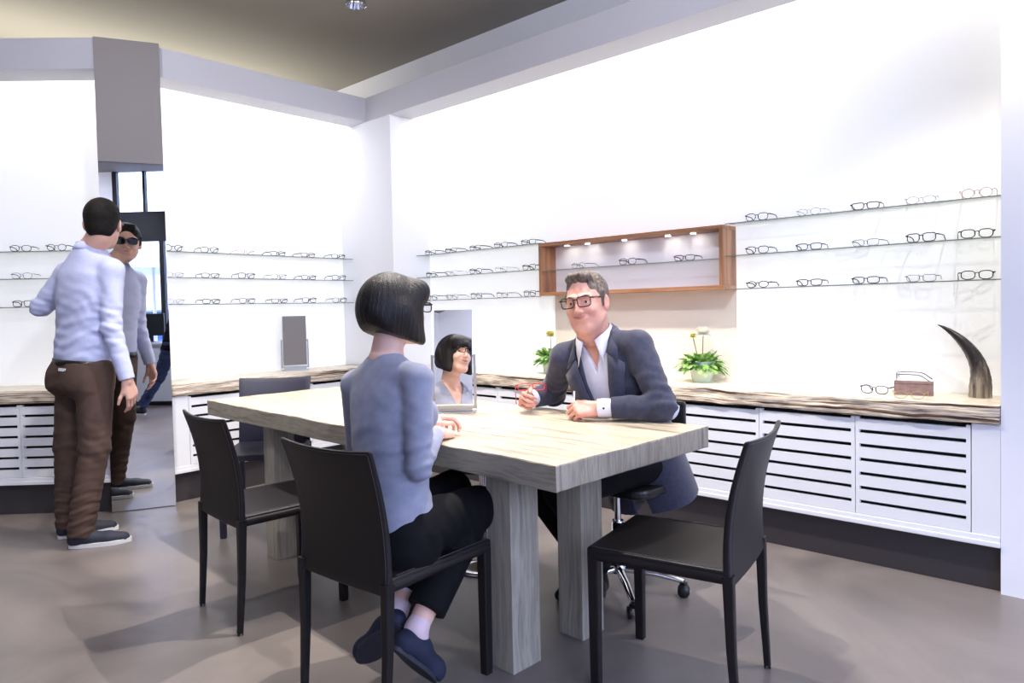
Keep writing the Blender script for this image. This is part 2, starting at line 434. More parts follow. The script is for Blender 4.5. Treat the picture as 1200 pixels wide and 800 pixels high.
        cor = np.array([(i, j, k) for i in (0, 1) for j in (0, 1) for k in (0, 1)])
        ed = [(a, b) for a in range(8) for b in range(a + 1, 8) if np.abs(cor[a] - cor[b]).sum() == 1]
        for b in g:
            base = b * B; P = (lo + (base + loc) * vox).astype(F32)
            c = lo + (base + B / 2) * vox
            v = s.ev(P, c, hd).reshape(B + 1, B + 1, B + 1)
            if v.min() > 0 or v.max() < 0: continue
            ins = v < 0
            cnt = sum(ins[i:i + B, j:j + B, k:k + B].astype(np.int8) for i, j, k in cor)
            act = np.argwhere((cnt > 0) & (cnt < 8))
            if len(act) == 0: continue
            vals = np.stack([v[act[:, 0] + i, act[:, 1] + j, act[:, 2] + k] for i, j, k in cor], 1)
            acc = np.zeros((len(act), 3)); w = np.zeros(len(act))
            for a, e in ed:
                x, y = vals[:, a], vals[:, e]; cr = (x < 0) != (y < 0)
                t = np.where(cr, x / np.where(cr, x - y, 1), 0)
                acc += np.where(cr[:, None], cor[a] + t[:, None] * (cor[e] - cor[a]), 0); w += cr
            VP.append(lo + (base + act + acc / w[:, None]) * vox); VK.append(keyf(act + base))
            for axi in range(3):
                sl = [slice(0, B)] * 3; sh = list(sl); sh[axi] = slice(1, B + 1)
                A = ins[tuple(sl)]; C = ins[tuple(sh)]
                e = np.argwhere(A != C)
                if len(e) == 0: continue
                fl = A[e[:, 0], e[:, 1], e[:, 2]]; e = e + base
                u = np.zeros(3, int); w2 = np.zeros(3, int); u[(axi + 1) % 3] = 1; w2[(axi + 2) % 3] = 1
                q = np.stack([keyf(e - u - w2), keyf(e - w2), keyf(e), keyf(e - u)], 1)
                q[~fl] = q[~fl][:, ::-1]; Q.append(q)
        VK = np.concatenate(VK); VP = np.concatenate(VP); Q = np.concatenate(Q)
        o = np.argsort(VK); VK = VK[o]; VP = VP[o]
        ix = np.searchsorted(VK, Q); ix = np.clip(ix, 0, len(VK) - 1)
        ok = (VK[ix] == Q).all(1); ix = ix[ok]
        return VP, ix
    def build(s, name, m, parent, vox=0.005, origin=None, smooth=1, keep=1):
        V, Fq = s.mesh(vox)
        for _ in range(smooth):                                    # light laplacian relax
            acc = np.zeros_like(V); w = np.zeros(len(V))
            for a in range(4):
                b = (a + 1) % 4; np.add.at(acc, Fq[:, a], V[Fq[:, b]]); np.add.at(w, Fq[:, a], 1)
                np.add.at(acc, Fq[:, b], V[Fq[:, a]]); np.add.at(w, Fq[:, b], 1)
            V = V * 0.5 + 0.5 * acc / np.maximum(w, 1)[:, None]
        if keep:                                                    # drop specks: keep the large connected pieces
            lab = np.arange(len(V))
            for _ in range(400):
                mn = lab[Fq].min(1); new = lab.copy()
                for a in range(4): np.minimum.at(new, Fq[:, a], mn)
                new = new[new]
                if (new == lab).all(): break
                lab = new
            u, inv, ct = np.unique(lab, return_inverse=True, return_counts=True)
            kp = ct[inv] > max(30, 0.02 * len(V)); Fq = Fq[kp[Fq[:, 0]]]
            used = np.zeros(len(V), bool); used[Fq.ravel()] = True
            mp = np.cumsum(used) - 1; V = V[used]; Fq = mp[Fq]
        me = bpy.data.meshes.new(name); me.vertices.add(len(V)); me.loops.add(Fq.size); me.polygons.add(len(Fq))
        if origin is not None: V = V - np.array(origin)
        me.vertices.foreach_set('co', V.astype(F32).ravel()); me.loops.foreach_set('vertex_index', Fq.astype(np.int32).ravel())
        me.polygons.foreach_set('loop_start', np.arange(0, Fq.size, 4, dtype=np.int32))
        me.polygons.foreach_set('use_smooth', np.ones(len(Fq), bool)); me.update(calc_edges=True); me.validate()
        return link(name, me, m, parent)
# ------------------------------------------------------------------ the three wall runs
XR, YL, NT = 3.467, 4.725, 0.38           # front planes and niche depth
def W_right(s, t, z): return (XR + t, s, z)
def W_left(s, t, z): return (s, YL + t, z)
AO = Vector((1.53, 4.835)); AD = Vector((-0.7, 0.714)).normalized(); AN = Vector((0.714, 0.7)).normalized()
def W_ang(s, t, z):
    p = AO + AD * s + AN * t
    return (p.x, p.y, z)

def fix(o):
    bm = bmesh.new(); bm.from_mesh(o.data); bmesh.ops.recalc_face_normals(bm, faces=bm.faces); bm.to_mesh(o.data); bm.free(); return o

def wbox(W, s0, t0, z0, s1, t1, z1, mb=None, mi=0):
    mb = mb or MB()
    mb.box(s0, t0, z0, s1, t1, z1, mi, T=lambda v: W(v[0], v[1], v[2])); return mb
def struct(name, mb, m, bevel=0.0):
    o = fix(mb.build(name, m)); o['kind'] = 'structure'
    if bevel:
        md = o.modifiers.new('bevel', 'BEVEL'); md.width = bevel; md.segments = 2; md.limit_method = 'ANGLE'
    return o

def local_obj(name, mb, m, parent, mats=None, bevel=0.0):
    """mesh given in world coordinates, stored relative to its parent"""
    if parent is not None:
        p = Vector(parent.location); rz = parent.rotation_euler.z
        R = Matrix.Rotation(-rz, 3, 'Z'); mb.v = [tuple(R @ (Vector(v) - p)) for v in mb.v]
    o = fix(mb.build(name, m, parent, mats))
    if bevel:
        md = o.modifiers.new('bevel', 'BEVEL'); md.width = bevel; md.segments = 2; md.limit_method = 'ANGLE'
    return o

def worktop(W, s0, s1, seed, label, t1=NT, miter0=0.0, miter1=0.0):
    """slab with a layered, rough-sawn front edge; z 0.70 .. 0.78"""
    rnd = random.Random(seed); n = int((s1 - s0) / 0.02); mb = MB()
    zs = [0.700, 0.708, 0.722, 0.736, 0.750, 0.763, 0.773, 0.780]
    ph = [[rnd.uniform(0, 6.28) for _ in range(4)] for _ in zs]
    rows = []
    for i in range(n + 1):
        s = s0 + (s1 - s0) * i / n; row = []
        for j, z in enumerate(zs):
            t = -0.016 + 0.0045 * math.sin(s * 9 + ph[j][0]) + 0.003 * math.sin(s * 23 + ph[j][1]) + 0.0018 * math.sin(s * 61 + ph[j][2])
            if j in (0, 7): t += 0.003
            zz = z + (0.0022 * math.sin(s * 7 + ph[j][3]) + 0.0012 * math.sin(s * 31 + ph[j][1])) * (0 if j == 7 else 1)
            row.append(W(s, t, zz))
        row.append(W(s, t1, 0.78)); row.append(W(s, t1, 0.70)); rows.append(row)
    k = len(rows[0]); vs = [p for r in rows for p in r]
    for i in range(n):
        for j in range(k):
            j2 = (j + 1) % k
            mb.add([], []); mb.f.append([i * k + j, (i + 1) * k + j, (i + 1) * k + j2, i * k + j2]); mb.mi.append(1 if j == 7 else 0); mb.sm.append(j < 7)
    mb.f += [list(range(k)), [n * k + q for q in range(k)][::-1]]; mb.mi += [0, 0]; mb.sm += [False, False]
    mb.v = vs
    o = empty('worktop', W((s0 + s1) / 2, NT / 2, 0.70), 0, label, 'worktop')
    local_obj('slab', mb, None, o, [M['worktop'], M['worktop_top']])
    return o

def cabinet(W, s0, s1, label, group):
    o = empty('slatted_cabinet', W((s0 + s1) / 2, 0.2, 0.235), 0, label, 'cabinet', group)
    c = wbox(W, s0 + .001, 0.035, 0.235, s1 - .001, 0.37, 0.695)
    local_obj('carcass', c, M['dark'], o)
    d = MB(); g = 0.0015; bw = 0.016
    wbox(W, s0 + g, 0, 0.238, s0 + g + bw, 0.022, 0.690, d); wbox(W, s1 - g - bw, 0, 0.238, s1 - g, 0.022, 0.690, d)
    for i in range(7):
        z0 = 0.238 + i * 0.0655; z1 = z0 + 0.0485
        wbox(W, s0 + g + bw, 0.0, z0, s1 - g - bw, 0.020, z1, d)
    local_obj('slatted_door', d, M['white'], o)
    return o

ORD = ['first', 'second', 'third', 'fourth', 'fifth', 'sixth', 'seventh', 'eighth', 'ninth', 'tenth', 'eleventh']

def wall_run(W, side, a, b, emis, plain, tnum, seed):
    """niche wall, soffit, lighting slot, worktop, plinth; a..b along the wall"""
    for i, (s0, s1, z0, z1) in enumerate(emis):
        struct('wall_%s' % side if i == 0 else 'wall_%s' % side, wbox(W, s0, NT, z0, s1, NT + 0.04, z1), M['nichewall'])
    for (s0, s1, z0, z1) in plain:
        struct('wall_%s' % side, wbox(W, s0, NT, z0, s1, NT + 0.04, z1), M['nicheplain'])
    struct('trim_%d' % tnum, wbox(W, a, 0.0, 2.755, b, 0.225, 2.945), M['fascia'], 0.002)        # fascia / soffit board
    struct('trim_%d' % (tnum + 1), wbox(W, a, 0.225, 2.925, b, NT + 0.04, 2.945), M['fascia'])    # lid over the light slot
    struct('trim_%d' % (tnum + 2), wbox(W, a, -0.010, 0.192, b, 0.05, 0.214, wbox(W, a, -0.004, 0.214, b, 0.05, 0.236)), M['white'], 0.003)
    struct('baseboard_%s' % side, wbox(W, a, 0.035, 0.0, b, 0.06, 0.195), M['kick'])

wall_run(W_right, 'right', 0.473, 4.74,
         [(0.473, 1.776, 0.78, 2.93), (3.11, 4.42, 0.78, 2.93), (1.776, 3.11, 1.66, 2.93)], [(1.776, 3.11, 0.78, 1.66)], 1, 3)
wall_run(W_left, 'left', 1.862, XR + 0.02, [(1.862, XR, 0.78, 2.93)], [], 4, 5)
wall_run(W_ang, 'far_left', -0.0, 2.3, [(0.0, 2.3, 0.78, 2.93)], [], 7, 9)
# corner column between the two runs
struct('wall_corner', MB().box(XR + .004, 4.42, 0.78, XR + NT + 0.02, 5.13, 2.924), M['wall'])
struct('wall_corner', MB().box(XR + 0.04, 4.60, 0, XR + NT, 5.10, 0.70), M['kick'])
# end cheek of the left run beside the mirror, back of the angled joint
struct('wall_joint', wbox(W_left, 1.862, 0.02, 0.0, 1.875, NT + 0.04, 2.93), M['wall'])
struct('wall_joint', wbox(W_ang, -0.004, 0.02, 0.0, 0.008, NT + 0.04, 2.93), M['wall'])

worktop(W_right, 0.475, 4.738, 3, 'long layered-wood worktop with rough edge along the right wall', )
worktop(W_left, 1.866, XR - 0.018, 5, 'layered-wood worktop with rough edge between tall mirror and room corner')
worktop(W_ang, 0.012, 2.3, 9, 'layered-wood worktop behind the standing man, left of the tall mirror')

# end panels (fixed) and cabinets
struct('trim_10', wbox(W_right, 0.473, 0.0, 0.236, 0.574, 0.03, 0.70), M['white'], 0.0015)
struct('trim_11', wbox(W_left, 1.866, 0.0, 0.236, 1.978, 0.03, 0.70), M['white'], 0.0015)
struct('trim_12', wbox(W_ang, 0.0, 0.0, 0.236, 0.068, 0.03, 0.70), M['white'], 0.0015)
s = 0.576
rc = ['white slatted cabinet door nearest the right-hand pillar, under the horn', 'white slatted cabinet, second from the right-hand pillar',
      'white slatted cabinet, third from the right pillar, behind the empty chair back', 'white slatted cabinet below the worktop just right of seated man in blazer',
      'white slatted cabinet right behind the seated man in blazer', 'white slatted cabinet seen between table mirror and seated man',
      'white slatted cabinet behind the framed table mirror', 'white slatted cabinet in the right wall run nearest the room corner']
for i in range(8):
    cabinet(W_right, s, s + 0.457, rc[i], 'slatted cabinets along the right wall'); s += 0.457
lc = ['white slatted cabinet on the left wall just right of the tall mirror', 'white slatted cabinet on the left wall behind the far blue-black chair',
      'white slatted cabinet on the left wall below the small tilting mirror']
for i in range(3):
    cabinet(W_left, 1.979 + .4575 * i, 1.979 + .4575 * (i + 1), lc[i], 'slatted cabinets on the left wall')
for i in range(2):
    cabinet(W_ang, 0.072 + .47 * i, 0.072 + .47 * (i + 1), ['white slatted cabinet behind the legs of the standing man', 'white slatted cabinet at the left edge of the photo'][i], 'slatted cabinets on the far left wall')
struct('trim_13', wbox(W_ang, 1.012, 0.0, 0.236, 2.3, 0.03, 0.70), M['white'])

# light strips lying in the slots
def strip(W, s0, s1, label, power):
    o = empty('light_strip', W((s0 + s1) / 2, 0.30, 2.915), 0, label, 'light strip')
    local_obj('housing', wbox(W, s0, 0.24, 2.905, s1, 0.37, 2.924), M['white'], o)
    local_obj('diffuser', wbox(W, s0 + .01, 0.25, 2.897, s1 - .01, 0.36, 2.905), lamp_mat('strip_light', (255, 252, 248), power), o)
STR = 9.0
strip(W_right, 0.48, 4.40, 'long light strip hidden above the right wall niche', STR)
strip(W_left, 1.88, XR - .01, 'light strip above the niche between tall mirror and corner', STR)
strip(W_ang, 0.02, 2.28, 'light strip above the niche left of the tall mirror', STR)

# tall mirror on a taupe panel, bridging the two left runs
P0 = Vector((1.523, 4.822, 0)); P1 = Vector((1.852, 4.668, 0)); pd = (P1 - P0); PL = pd.length; pd.normalize(); pn = Vector((pd.y, -pd.x, 0))
def W_mir(s, t, z):
    p = P0 + pd * s - pn * t
    return (p.x, p.y, z)
tm = empty('tall_wall_mirror', W_mir(PL / 2, 0.01, 0), 0, 'tall frameless mirror under a taupe panel, reflecting the standing man', 'mirror')
local_obj('backing_panel', wbox(W_mir, 0.001, 0.006, 0.0, PL - .001, 0.03, 2.945), M['panelgrey'], tm)
local_obj('glass', wbox(W_mir, 0.001, 0.0, 0.006, PL - .001, 0.006, 2.185), M['mirror'], tm)
local_obj('upper_panel', wbox(W_mir, 0.001, -0.004, 2.187, PL - .001, 0.006, 2.945), M['panelgrey'], tm)

# ------------------------------------------------------------------ room shell
struct('floor', MB().box(-4.2, -1.75, -0.08, 4.3, 9.6, 0.0), M['floor'])
struct('ceiling', MB().box(-4.2, -1.75, 3.485, 4.3, 9.6, 3.58), M['ceil'])
struct('wall_right', MB().box(XR, -1.75, 0, 4.2, 0.472, 3.484), M['wall'])
struct('wall_right', MB().box(XR + NT + .041, 0.472, 0, 4.2, 9.6, 2.93), M['wall'])
struct('wall_right', MB().box(4.2, 0.472, 0, 4.32, 9.6, 3.484), M['wall'])
struct('wall_back', MB().box(-4.2, 9.6, 0, 4.2, 9.75, 3.484), M['wall'])
struct('wall_far_side', MB().box(-4.35, -1.75, 0, -4.2, 9.6, 3.484), M['wall'])
# shop front behind the camera
FY = -1.65
struct('wall_front', MB().box(-4.2, FY - .1, 0, -2.41, FY, 3.484), M['wall'])
fr = MB()
for x0, x1 in ((-2.41, -2.34), (-1.70, -1.63), (-0.45, -0.38), (0.8, 0.87), (2.05, 2.12), (3.39, 3.467)): fr.box(x0, FY - .07, 0, x1, FY, 2.40)
for x0, x1 in ((-2.41, -2.34), (-1.93, -1.89), (-1.16, -1.12), (-0.41, -0.37), (0.36, 0.40), (1.1, 1.14), (1.9, 1.94), (2.7, 2.74), (3.42, 3.467)): fr.box(x0, FY - .07, 2.86, x1, FY, 3.484)
fr.box(-2.41, FY - .08, 2.40, 3.467, FY + .005, 2.86); fr.box(-2.41, FY - .06, 0, 3.467, FY, 0.07)
w = struct('window_1', fr, M['frameblack'])
struct('window_2', MB().box(-2.40, FY - .045, 0.07, 3.44, FY - .037, 2.40).box(-2.40, FY - .045, 2.86, 3.44, FY - .037, 3.484), M['pane'])

# ------------------------------------------------------------------ glass shelves
SHZ = (1.306, 1.490, 1.668)
SN = {1.306: 'bottom', 1.490: 'middle', 1.668: 'top'}
def shelf(W, s0, s1, z, label, group, t0=0.233):
    o = empty('glass_shelf', W((s0 + s1) / 2, NT, z), 0, label, 'shelf', group)
    local_obj('pane', wbox(W, s0, t0 + .0015, z - .006, s1, NT - .001, z), M['shelfglass'], o)
    local_obj('polished_edge', wbox(W, s0, t0, z - .0055, s1, t0 + .0014, z - .0005), M['glassedge'], o)
    return o
for z in SHZ:
    shelf(W_right, 0.476, 1.774 , z, '%s glass shelf right of the walnut box' % SN[z], 'glass shelves on the right wall')
    shelf(W_right, 3.112, 4.418, z, '%s glass shelf between the room corner and walnut box' % SN[z], 'glass shelves on the right wall')
    shelf(W_left, 1.878, XR - .004, z, '%s glass shelf on the left wall, right of the tall mirror' % SN[z], 'glass shelves on the left wall', 0.225)
    shelf(W_ang, 0.012, 2.2, z, '%s glass shelf behind the standing man' % SN[z], 'glass shelves on the far left wall', 0.235)

# walnut display box
bx = empty('walnut_display_box', (3.765, 2.443, 1.31), 0, 'walnut-framed display box with spotlights hanging on the right wall', 'display box')
def wb(name, x0, y0, z0, x1, y1, z1, m, bev=0.001): return local_obj(name, MB().box(x0, y0, z0, x1, y1, z1), m, bx, bevel=bev)
BX0 = 3.68; BX1 = XR + NT - .001
wb('top_panel', BX0, 1.776, 1.640, BX1, 3.110, 1.662, M['walnut'])
wb('bottom_panel', BX0, 1.776, 1.306, BX1, 3.110, 1.328, M['walnut'])
wb('side_panel', BX0, 1.776, 1.3285, BX1, 1.800, 1.6395, M['walnut_up'])
wb('side_panel', BX0, 3.086, 1.3285, BX1, 3.110, 1.6395, M['walnut_up'])
M['boxback'] = mat('pale_box_backing', (240, 238, 246), 0.4)
wb('back_panel', BX1 - .012, 1.8005, 1.3285, BX1, 3.0855, 1.6395, M['boxback'])
for y in (2.93, 2.76, 2.474, 2.167, 2.0):
    sp = local_obj('recessed_spot', MB().lathe([(0.020, 1.6375), (0.020, 1.6405), (0.016, 1.6405)], (3.765, y, 0), 20), M['chrome'], bx)
    b = MB().lathe([(0.0145, 1.6365), (0.0145, 1.6374)], (3.765, y, 0), 16)
    q = Vector(bx.location); b.v = [tuple(Vector(v) - q) for v in b.v]
    b.build('bulb', lamp_mat('small_spot', (255, 248, 235), 70.0), sp)
shelf(W_right, 1.802, 3.084, 1.478, 'glass shelf inside the walnut display box', None, 0.222)

# ------------------------------------------------------------------ meeting table
TA = math.radians(-2.6)
tbl = empty('meeting_table', (1.588, 1.294, 0), TA, 'thick pale wood-grain meeting table where man and woman sit', 'table')
TW, TL, TZ = 0.872, 2.535, 0.760
def table_top():
    th = 0.079; rnd = random.Random(4); mb = MB()
    def wav(s, k): return 0.0020 * math.sin(s * 9.3 + k) + 0.0012 * math.sin(s * 27.7 + 2 * k) * math.sin(s * 5 + k) + 0.0006 * math.sin(s * 71 + k * 3)
    # outline stations counter-clockwise
    pts = []
    nx, ny = 44, 120
    for i in range(nx): pts.append((TW * i / nx, 0, 0, -1))
    for i in range(ny): pts.append((TW, TL * i / ny, 1, 0))
    for i in range(nx): pts.append((TW * (1 - i / nx), TL, 0, 1))
    for i in range(ny): pts.append((0, TL * (1 - i / ny), -1, 0))
    lv = [(0.0, 0.002), (0.004, 0.0), (0.03, 0.0), (0.052, 0.0), (0.075, 0.0), (th, 0.002)]
    rings = []
    for j, (dz, ins) in enumerate(lv):
        ring = []
        for (x, y, ax, ay) in pts:
            d = wav(x * 1.3 + y, 1 + j * .35) - ins
            ring.append((x + ax * d, y + ay * d, TZ - th + dz + (wav(x * 2 + y * 1.5, 5) * .5 if j in (5,) else 0)))
        rings.append(ring)
    n = len(pts); vs = [p for r in rings for p in r]; mb.v = vs
    for j in range(len(lv) - 1):
        for i in range(n):
            i2 = (i + 1) % n; mb.f.append([j * n + i, j * n + i2, (j + 1) * n + i2, (j + 1) * n + i])
            ax = abs(pts[i][2]); mb.mi.append(1 if ax else 2); mb.sm.append(False)
    mb.f.append([(len(lv) - 1) * n + i for i in range(n)]); mb.mi.append(0); mb.sm.append(False)
    mb.f.append([i for i in range(n)][::-1]); mb.mi.append(1); mb.sm.append(False)
    return mb
table_top().build('tabletop', None, tbl, [M['tabletop'], M['tableside'], M['tableend']])
M['tableleg'] = wood('table_leg_grain', [(124, 119, 108), (154, 148, 135), (172, 165, 150), (146, 140, 128), (184, 177, 162)],
                     [0.30, 0.42, 0.50, 0.60, 0.72], (30, 30, 1.2), 1.0, 0.6, 0.35, wavy=1.0)
def wl(x, y):      # world to table frame
    dx, dy = x - 1.588, y - 1.294; c, s_ = math.cos(-TA), math.sin(-TA)
    return dx * c - dy * s_, dx * s_ + dy * c
for (x, y, w_, d_) in ((1.694, 1.578, .135, .115), (2.035, 1.545, .125, .115), (1.752, 3.215, .110, .110), (2.20, 3.19, .115, .110)):
    a, b = wl(x, y)
    MB().box(a, b, 0, a + w_, b + d_, TZ - .079).build('leg', M['tableleg'], tbl, bevel=0.002)

# ------------------------------------------------------------------ leather chairs
def chair_bits(o, main, seam):
    w, D, hs = 0.208, 0.443, 0.455
    # seat: padded slab with rolled edge; gently dished
    v = []; f = []; n = 18
    def section(mb, zt, zb):
        pass
    mb = MB(); N = 16
    for lay in (0, 1):
        for i in range(N + 1):
            for j in range(N + 1):
                u = i / N * 2 - 1; q = j / N * 2 - 1
                x = u * w; y = q * D / 2
                e = max(abs(u), abs(q)) ; dish = -0.010 * (1 - u * u) * (1 - q * q)
                z = (hs + dish) if lay == 0 else hs - 0.034
                mb.v.append((x, y, z))
    K = (N + 1) ** 2
    for i in range(N):
        for j in range(N):
            a = i * (N + 1) + j
            mb.f.append([a, a + N + 1, a + N + 2, a + 1]); mb.mi.append(0); mb.sm.append(True)
            mb.f.append([K + a, K + a + 1, K + a + N + 2, K + a + N + 1]); mb.mi.append(0); mb.sm.append(False)
    for i in range(N):
        for (a, b) in ((i, i + 1), ):
            mb.f.append([b, a, K + a, K + b]); mb.mi.append(0); mb.sm.append(False)
            a2, b2 = N * (N + 1) + i, N * (N + 1) + i + 1; mb.f.append([a2, b2, K + b2, K + a2]); mb.mi.append(0); mb.sm.append(False)
            a3, b3 = i * (N + 1), (i + 1) * (N + 1); mb.f.append([a3, b3, K + b3, K + a3]); mb.mi.append(0); mb.sm.append(False)
            a4, b4 = i * (N + 1) + N, (i + 1) * (N + 1) + N; mb.f.append([b4, a4, K + a4, K + b4]); mb.mi.append(0); mb.sm.append(False)
    st = fix(mb.build('seat', main, o))
    md = st.modifiers.new('bevel', 'BEVEL'); md.width = 0.009; md.segments = 3; md.limit_method = 'ANGLE'; md.angle_limit = math.radians(50)
    # stitched seams down the two sides of the seat
    sm = MB()
    for sx in (-1, 1): MB().tube([(sx * (w - .010), y, hs + .0005) for y in (-D / 2 + .03, 0, D / 2 - .012)], 0.0012, 6).build('seam', seam, st)
    # backrest: curved sheet, leaning and narrowing slightly, wrapping down to the seat
    bk = MB(); NZ = 16; NX = 12; th = 0.022
    prof = [(0.0, 0.408), (0.2, 0.47), (0.5, 0.6), (0.8, 0.745), (1.0, 0.831)]
    def back(u, h):
        z = 0.405 + (0.831 - 0.405) * h
        y = -D / 2 + 0.004 - 0.062 * h ** 1.5 + 0.018 * math.sin(PI * h)
        half = 0.213 - 0.010 * math.sin(PI * h * 0.9) + 0.006 * h
        y -= 0.020 * (1 - u * u) * (0.35 + 0.65 * h)                     # concave towards the sitter
        z -= 0.008 * (1 - u * u) * h - 0.004 * h
        return u * half, y, z
    for lay in (0, 1):
        for i in range(NZ + 1):
            for j in range(NX + 1):
                x, y, z = back(j / NX * 2 - 1, i / NZ); bk.v.append((x, y - (th if lay else 0) * (1 - .35 * i / NZ), z))
    K = (NZ + 1) * (NX + 1)
    for i in range(NZ):
        for j in range(NX):
            a = i * (NX + 1) + j
            bk.f.append([a, a + 1, a + NX + 2, a + NX + 1]); bk.f.append([K + a, K + a + NX + 1, K + a + NX + 2, K + a + 1]); bk.mi += [0, 0]; bk.sm += [True, True]
    def rim(a, b): bk.f.append([a, b, K + b, K + a]); bk.mi.append(0); bk.sm.append(False)
    for i in range(NZ): rim(i * (NX + 1), (i + 1) * (NX + 1)); rim((i + 1) * (NX + 1) + NX, i * (NX + 1) + NX)
    for j in range(NX): rim(j + 1, j); rim(NZ * (NX + 1) + j, NZ * (NX + 1) + j + 1)
    b = fix(bk.build('backrest', main, o))
    md = b.modifiers.new('bevel', 'BEVEL'); md.width = 0.006; md.segments = 3; md.limit_method = 'ANGLE'; md.angle_limit = math.radians(50)
    sm = MB()
    for u in (-0.965, 0.965): MB().tube([tuple(np.array(back(u, h)) + [0, -th * (1 - .35 * h) - .0003, 0]) for h in np.linspace(0.02, .975, 14)], 0.0010, 6).build('seam', seam, b)
    sm.tube([tuple(np.array(back(u, .982)) + [0, -th * .66, 0]) for u in np.linspace(-.96, .96, 14)], 0.0010, 6)
    sm.build('seam', seam, b)
    # legs: square leather-wrapped fronts with mitred corner, slim splayed rears
    for sx in (-1, 1):
        l = MB(); x = sx * (w - .019); y = D / 2 - .019
        l.tube([(x, y, 0.0), (x, y, 0.2), (x, y, hs - .020)], [0.0215, 0.0235, 0.0255], 4, up=(1, 1, 0)); lo = l.build('leg', main, o)
        for p in lo.data.polygons: p.use_smooth = False
        md = lo.modifiers.new('bevel', 'BEVEL'); md.width = 0.004; md.segments = 2
        MB().tube([(x + sx * .0145, y + .0145, 0.01), (x + sx * .0165, y + .0165, hs - .04)], 0.0010, 5).build('seam', seam, lo)
        l = MB(); x0, y0 = sx * (w - .012), -D / 2 - .025; x1, y1 = sx * (w - .008), -D / 2 - .006
        l.tube([(x0, y0, 0.0), ((x0 + x1) / 2, (y0 + y1) / 2 + .004, 0.22), (x1, y1, 0.44)], [0.0145, 0.0185, 0.0225], 4, up=(1, 1, 0)); lo = l.build('leg', main, o)
        for p in lo.data.polygons: p.use_smooth = False
        md = lo.modifiers.new('bevel', 'BEVEL'); md.width = 0.004; md.segments = 2
        MB().lathe([(0.009, -0.0005), (0.012, 0.0), (0.011, 0.008)], (x0, y0, 0.001), 12).build('glide', M['steel'], lo)
    # side rails under the seat
    for sx in (-1, 1):
        r = MB().tube([(sx * (w - .014), -D / 2 + .01, hs - .026), (sx * (w - .014), D / 2 - .03, hs - .026)], 0.020, 8)
        r.build('side_rail', main, o)

def yaw(a): return -math.radians(a)      # clockwise-from-+y heading to Blender z
ch = empty('leather_chair', (2.045, 1.167, 0), yaw(-10.4), 'empty dark leather chair at the near right end of the table', 'chair', 'leather chairs around the table')
chair_bits(ch, M['leather'], M['seam'])
for (x, y, a, lab) in ((1.501, 2.756, 94.2, 'empty dark leather chair left of the seated woman'),
                       (1.435, 1.836, 86.5, 'dark leather chair the woman in grey-blue sweater sits on'),):
    c = copy_tree(ch); c.location = (x, y, 0); c.rotation_euler = (0, 0, yaw(a)); c['label'] = lab
c = empty('leather_chair', (2.02, 3.80, 0), yaw(222), 'blue-black leather chair at the far end of the table, below small mirror', 'chair', 'leather chairs around the table')
chair_bits(c, M['leather_blue'], M['seam'])

# ------------------------------------------------------------------ swivel stool and office chair
def star_base(o, r, rot, hub_z=0.10):
    for k in range(5):
        a = rot + k * 2 * PI / 5; c, s_ = math.cos(a), math.sin(a)
        lg = MB().tube([(0.03 * c, 0.03 * s_, hub_z), (0.16 * c, 0.16 * s_, hub_z - .012), (r * c, r * s_, hub_z - .035)], [0.019, 0.016, 0.013], 10, sq=0.8)
        l = lg.build('leg', M['chrome'], o)
        cs = MB(); cs.tube([(r * c, r * s_, .052), (r * c, r * s_, hub_z - .03)], 0.006, 8)
        for d in (-1, 1):
            cx, cy = r * c - s_ * d * .016, r * s_ + c * d * .016
            ring = [(0.004, -.008), (.024, -.008), (.0255, 0), (.024, .008), (.004, .008)]
            w = MB().lathe(ring, (0, 0, 0), 18)
            for v in w.v:
                # lathe axis z -> horizontal axis (-s,c)
                pass
            vs = [(cx + v[0] * c + v[2] * (-s_), cy + v[0] * s_ + v[2] * c, .0255 + v[1]) for v in w.v]
            cs.add(vs, w.f, 0, True)
        cs.box(r * c - .012, r * s_ - .012, .045, r * c + .012, r * s_ + .012, .060)
        cs.build('caster', M['plastic'], l)
oc = empty('office_chair', (2.50, 1.70, 0), 0, 'office swivel chair with chrome post and five castors under man in blazer', 'chair')
star_base(oc, 0.27, math.radians(-62))
MB().lathe([(.032, .085), (.034, .10), (.030, .13), (.027, .13), (.027, .30), (.024, .30), (.024, .31)], n=24).build('gas_sleeve', M['chrome'], oc)
MB().lathe([(.014, .30), (.014, .42)], n=20).build('post', M['chrome'], oc)
sq = MB(); sq.prism([(math.copysign(abs(math.cos(a)) ** .5, math.cos(a)) * .165 + .09, math.copysign(abs(math.sin(a)) ** .5, math.sin(a)) * .17) for a in np.linspace(0, 2 * PI, 40, False)], .425, .465)
sq.build('seat', M['plastic'], oc, bevel=.012)
bb = MB()
for i, (z, x) in enumerate([(.50, .27), (.56, .29), (.64, .29), (.72, .295), (.74, .296)]):
    pass
bb = MB().box(.275, -.17, .56, .305, .17, .80); bb.build('backrest', M['plastic'], oc, bevel=.02)
MB().tube([(.14, 0, .43), (.29, 0, .44), (.315, 0, .50), (.31, 0, .62)], .014, 10).build('back_bar', M['plastic'], oc)
stl = empty('swivel_stool', (2.36, 2.37, 0), 0, 'round swivel stool with slim chrome post beyond the table legs', 'stool')
MB().lathe([(.16, .0), (.165, .008), (.15, .014), (.03, .024), (.022, .05)], n=40).build('base', M['chrome'], stl)
MB().lathe([(.019, .03), (.019, .47)], n=24).build('post', M['chrome'], stl)
MB().lathe([(.15, .47), (.17, .475), (.175, .495), (.16, .515), (.05, .52)], n=40).build('seat', M['plastic'], stl)

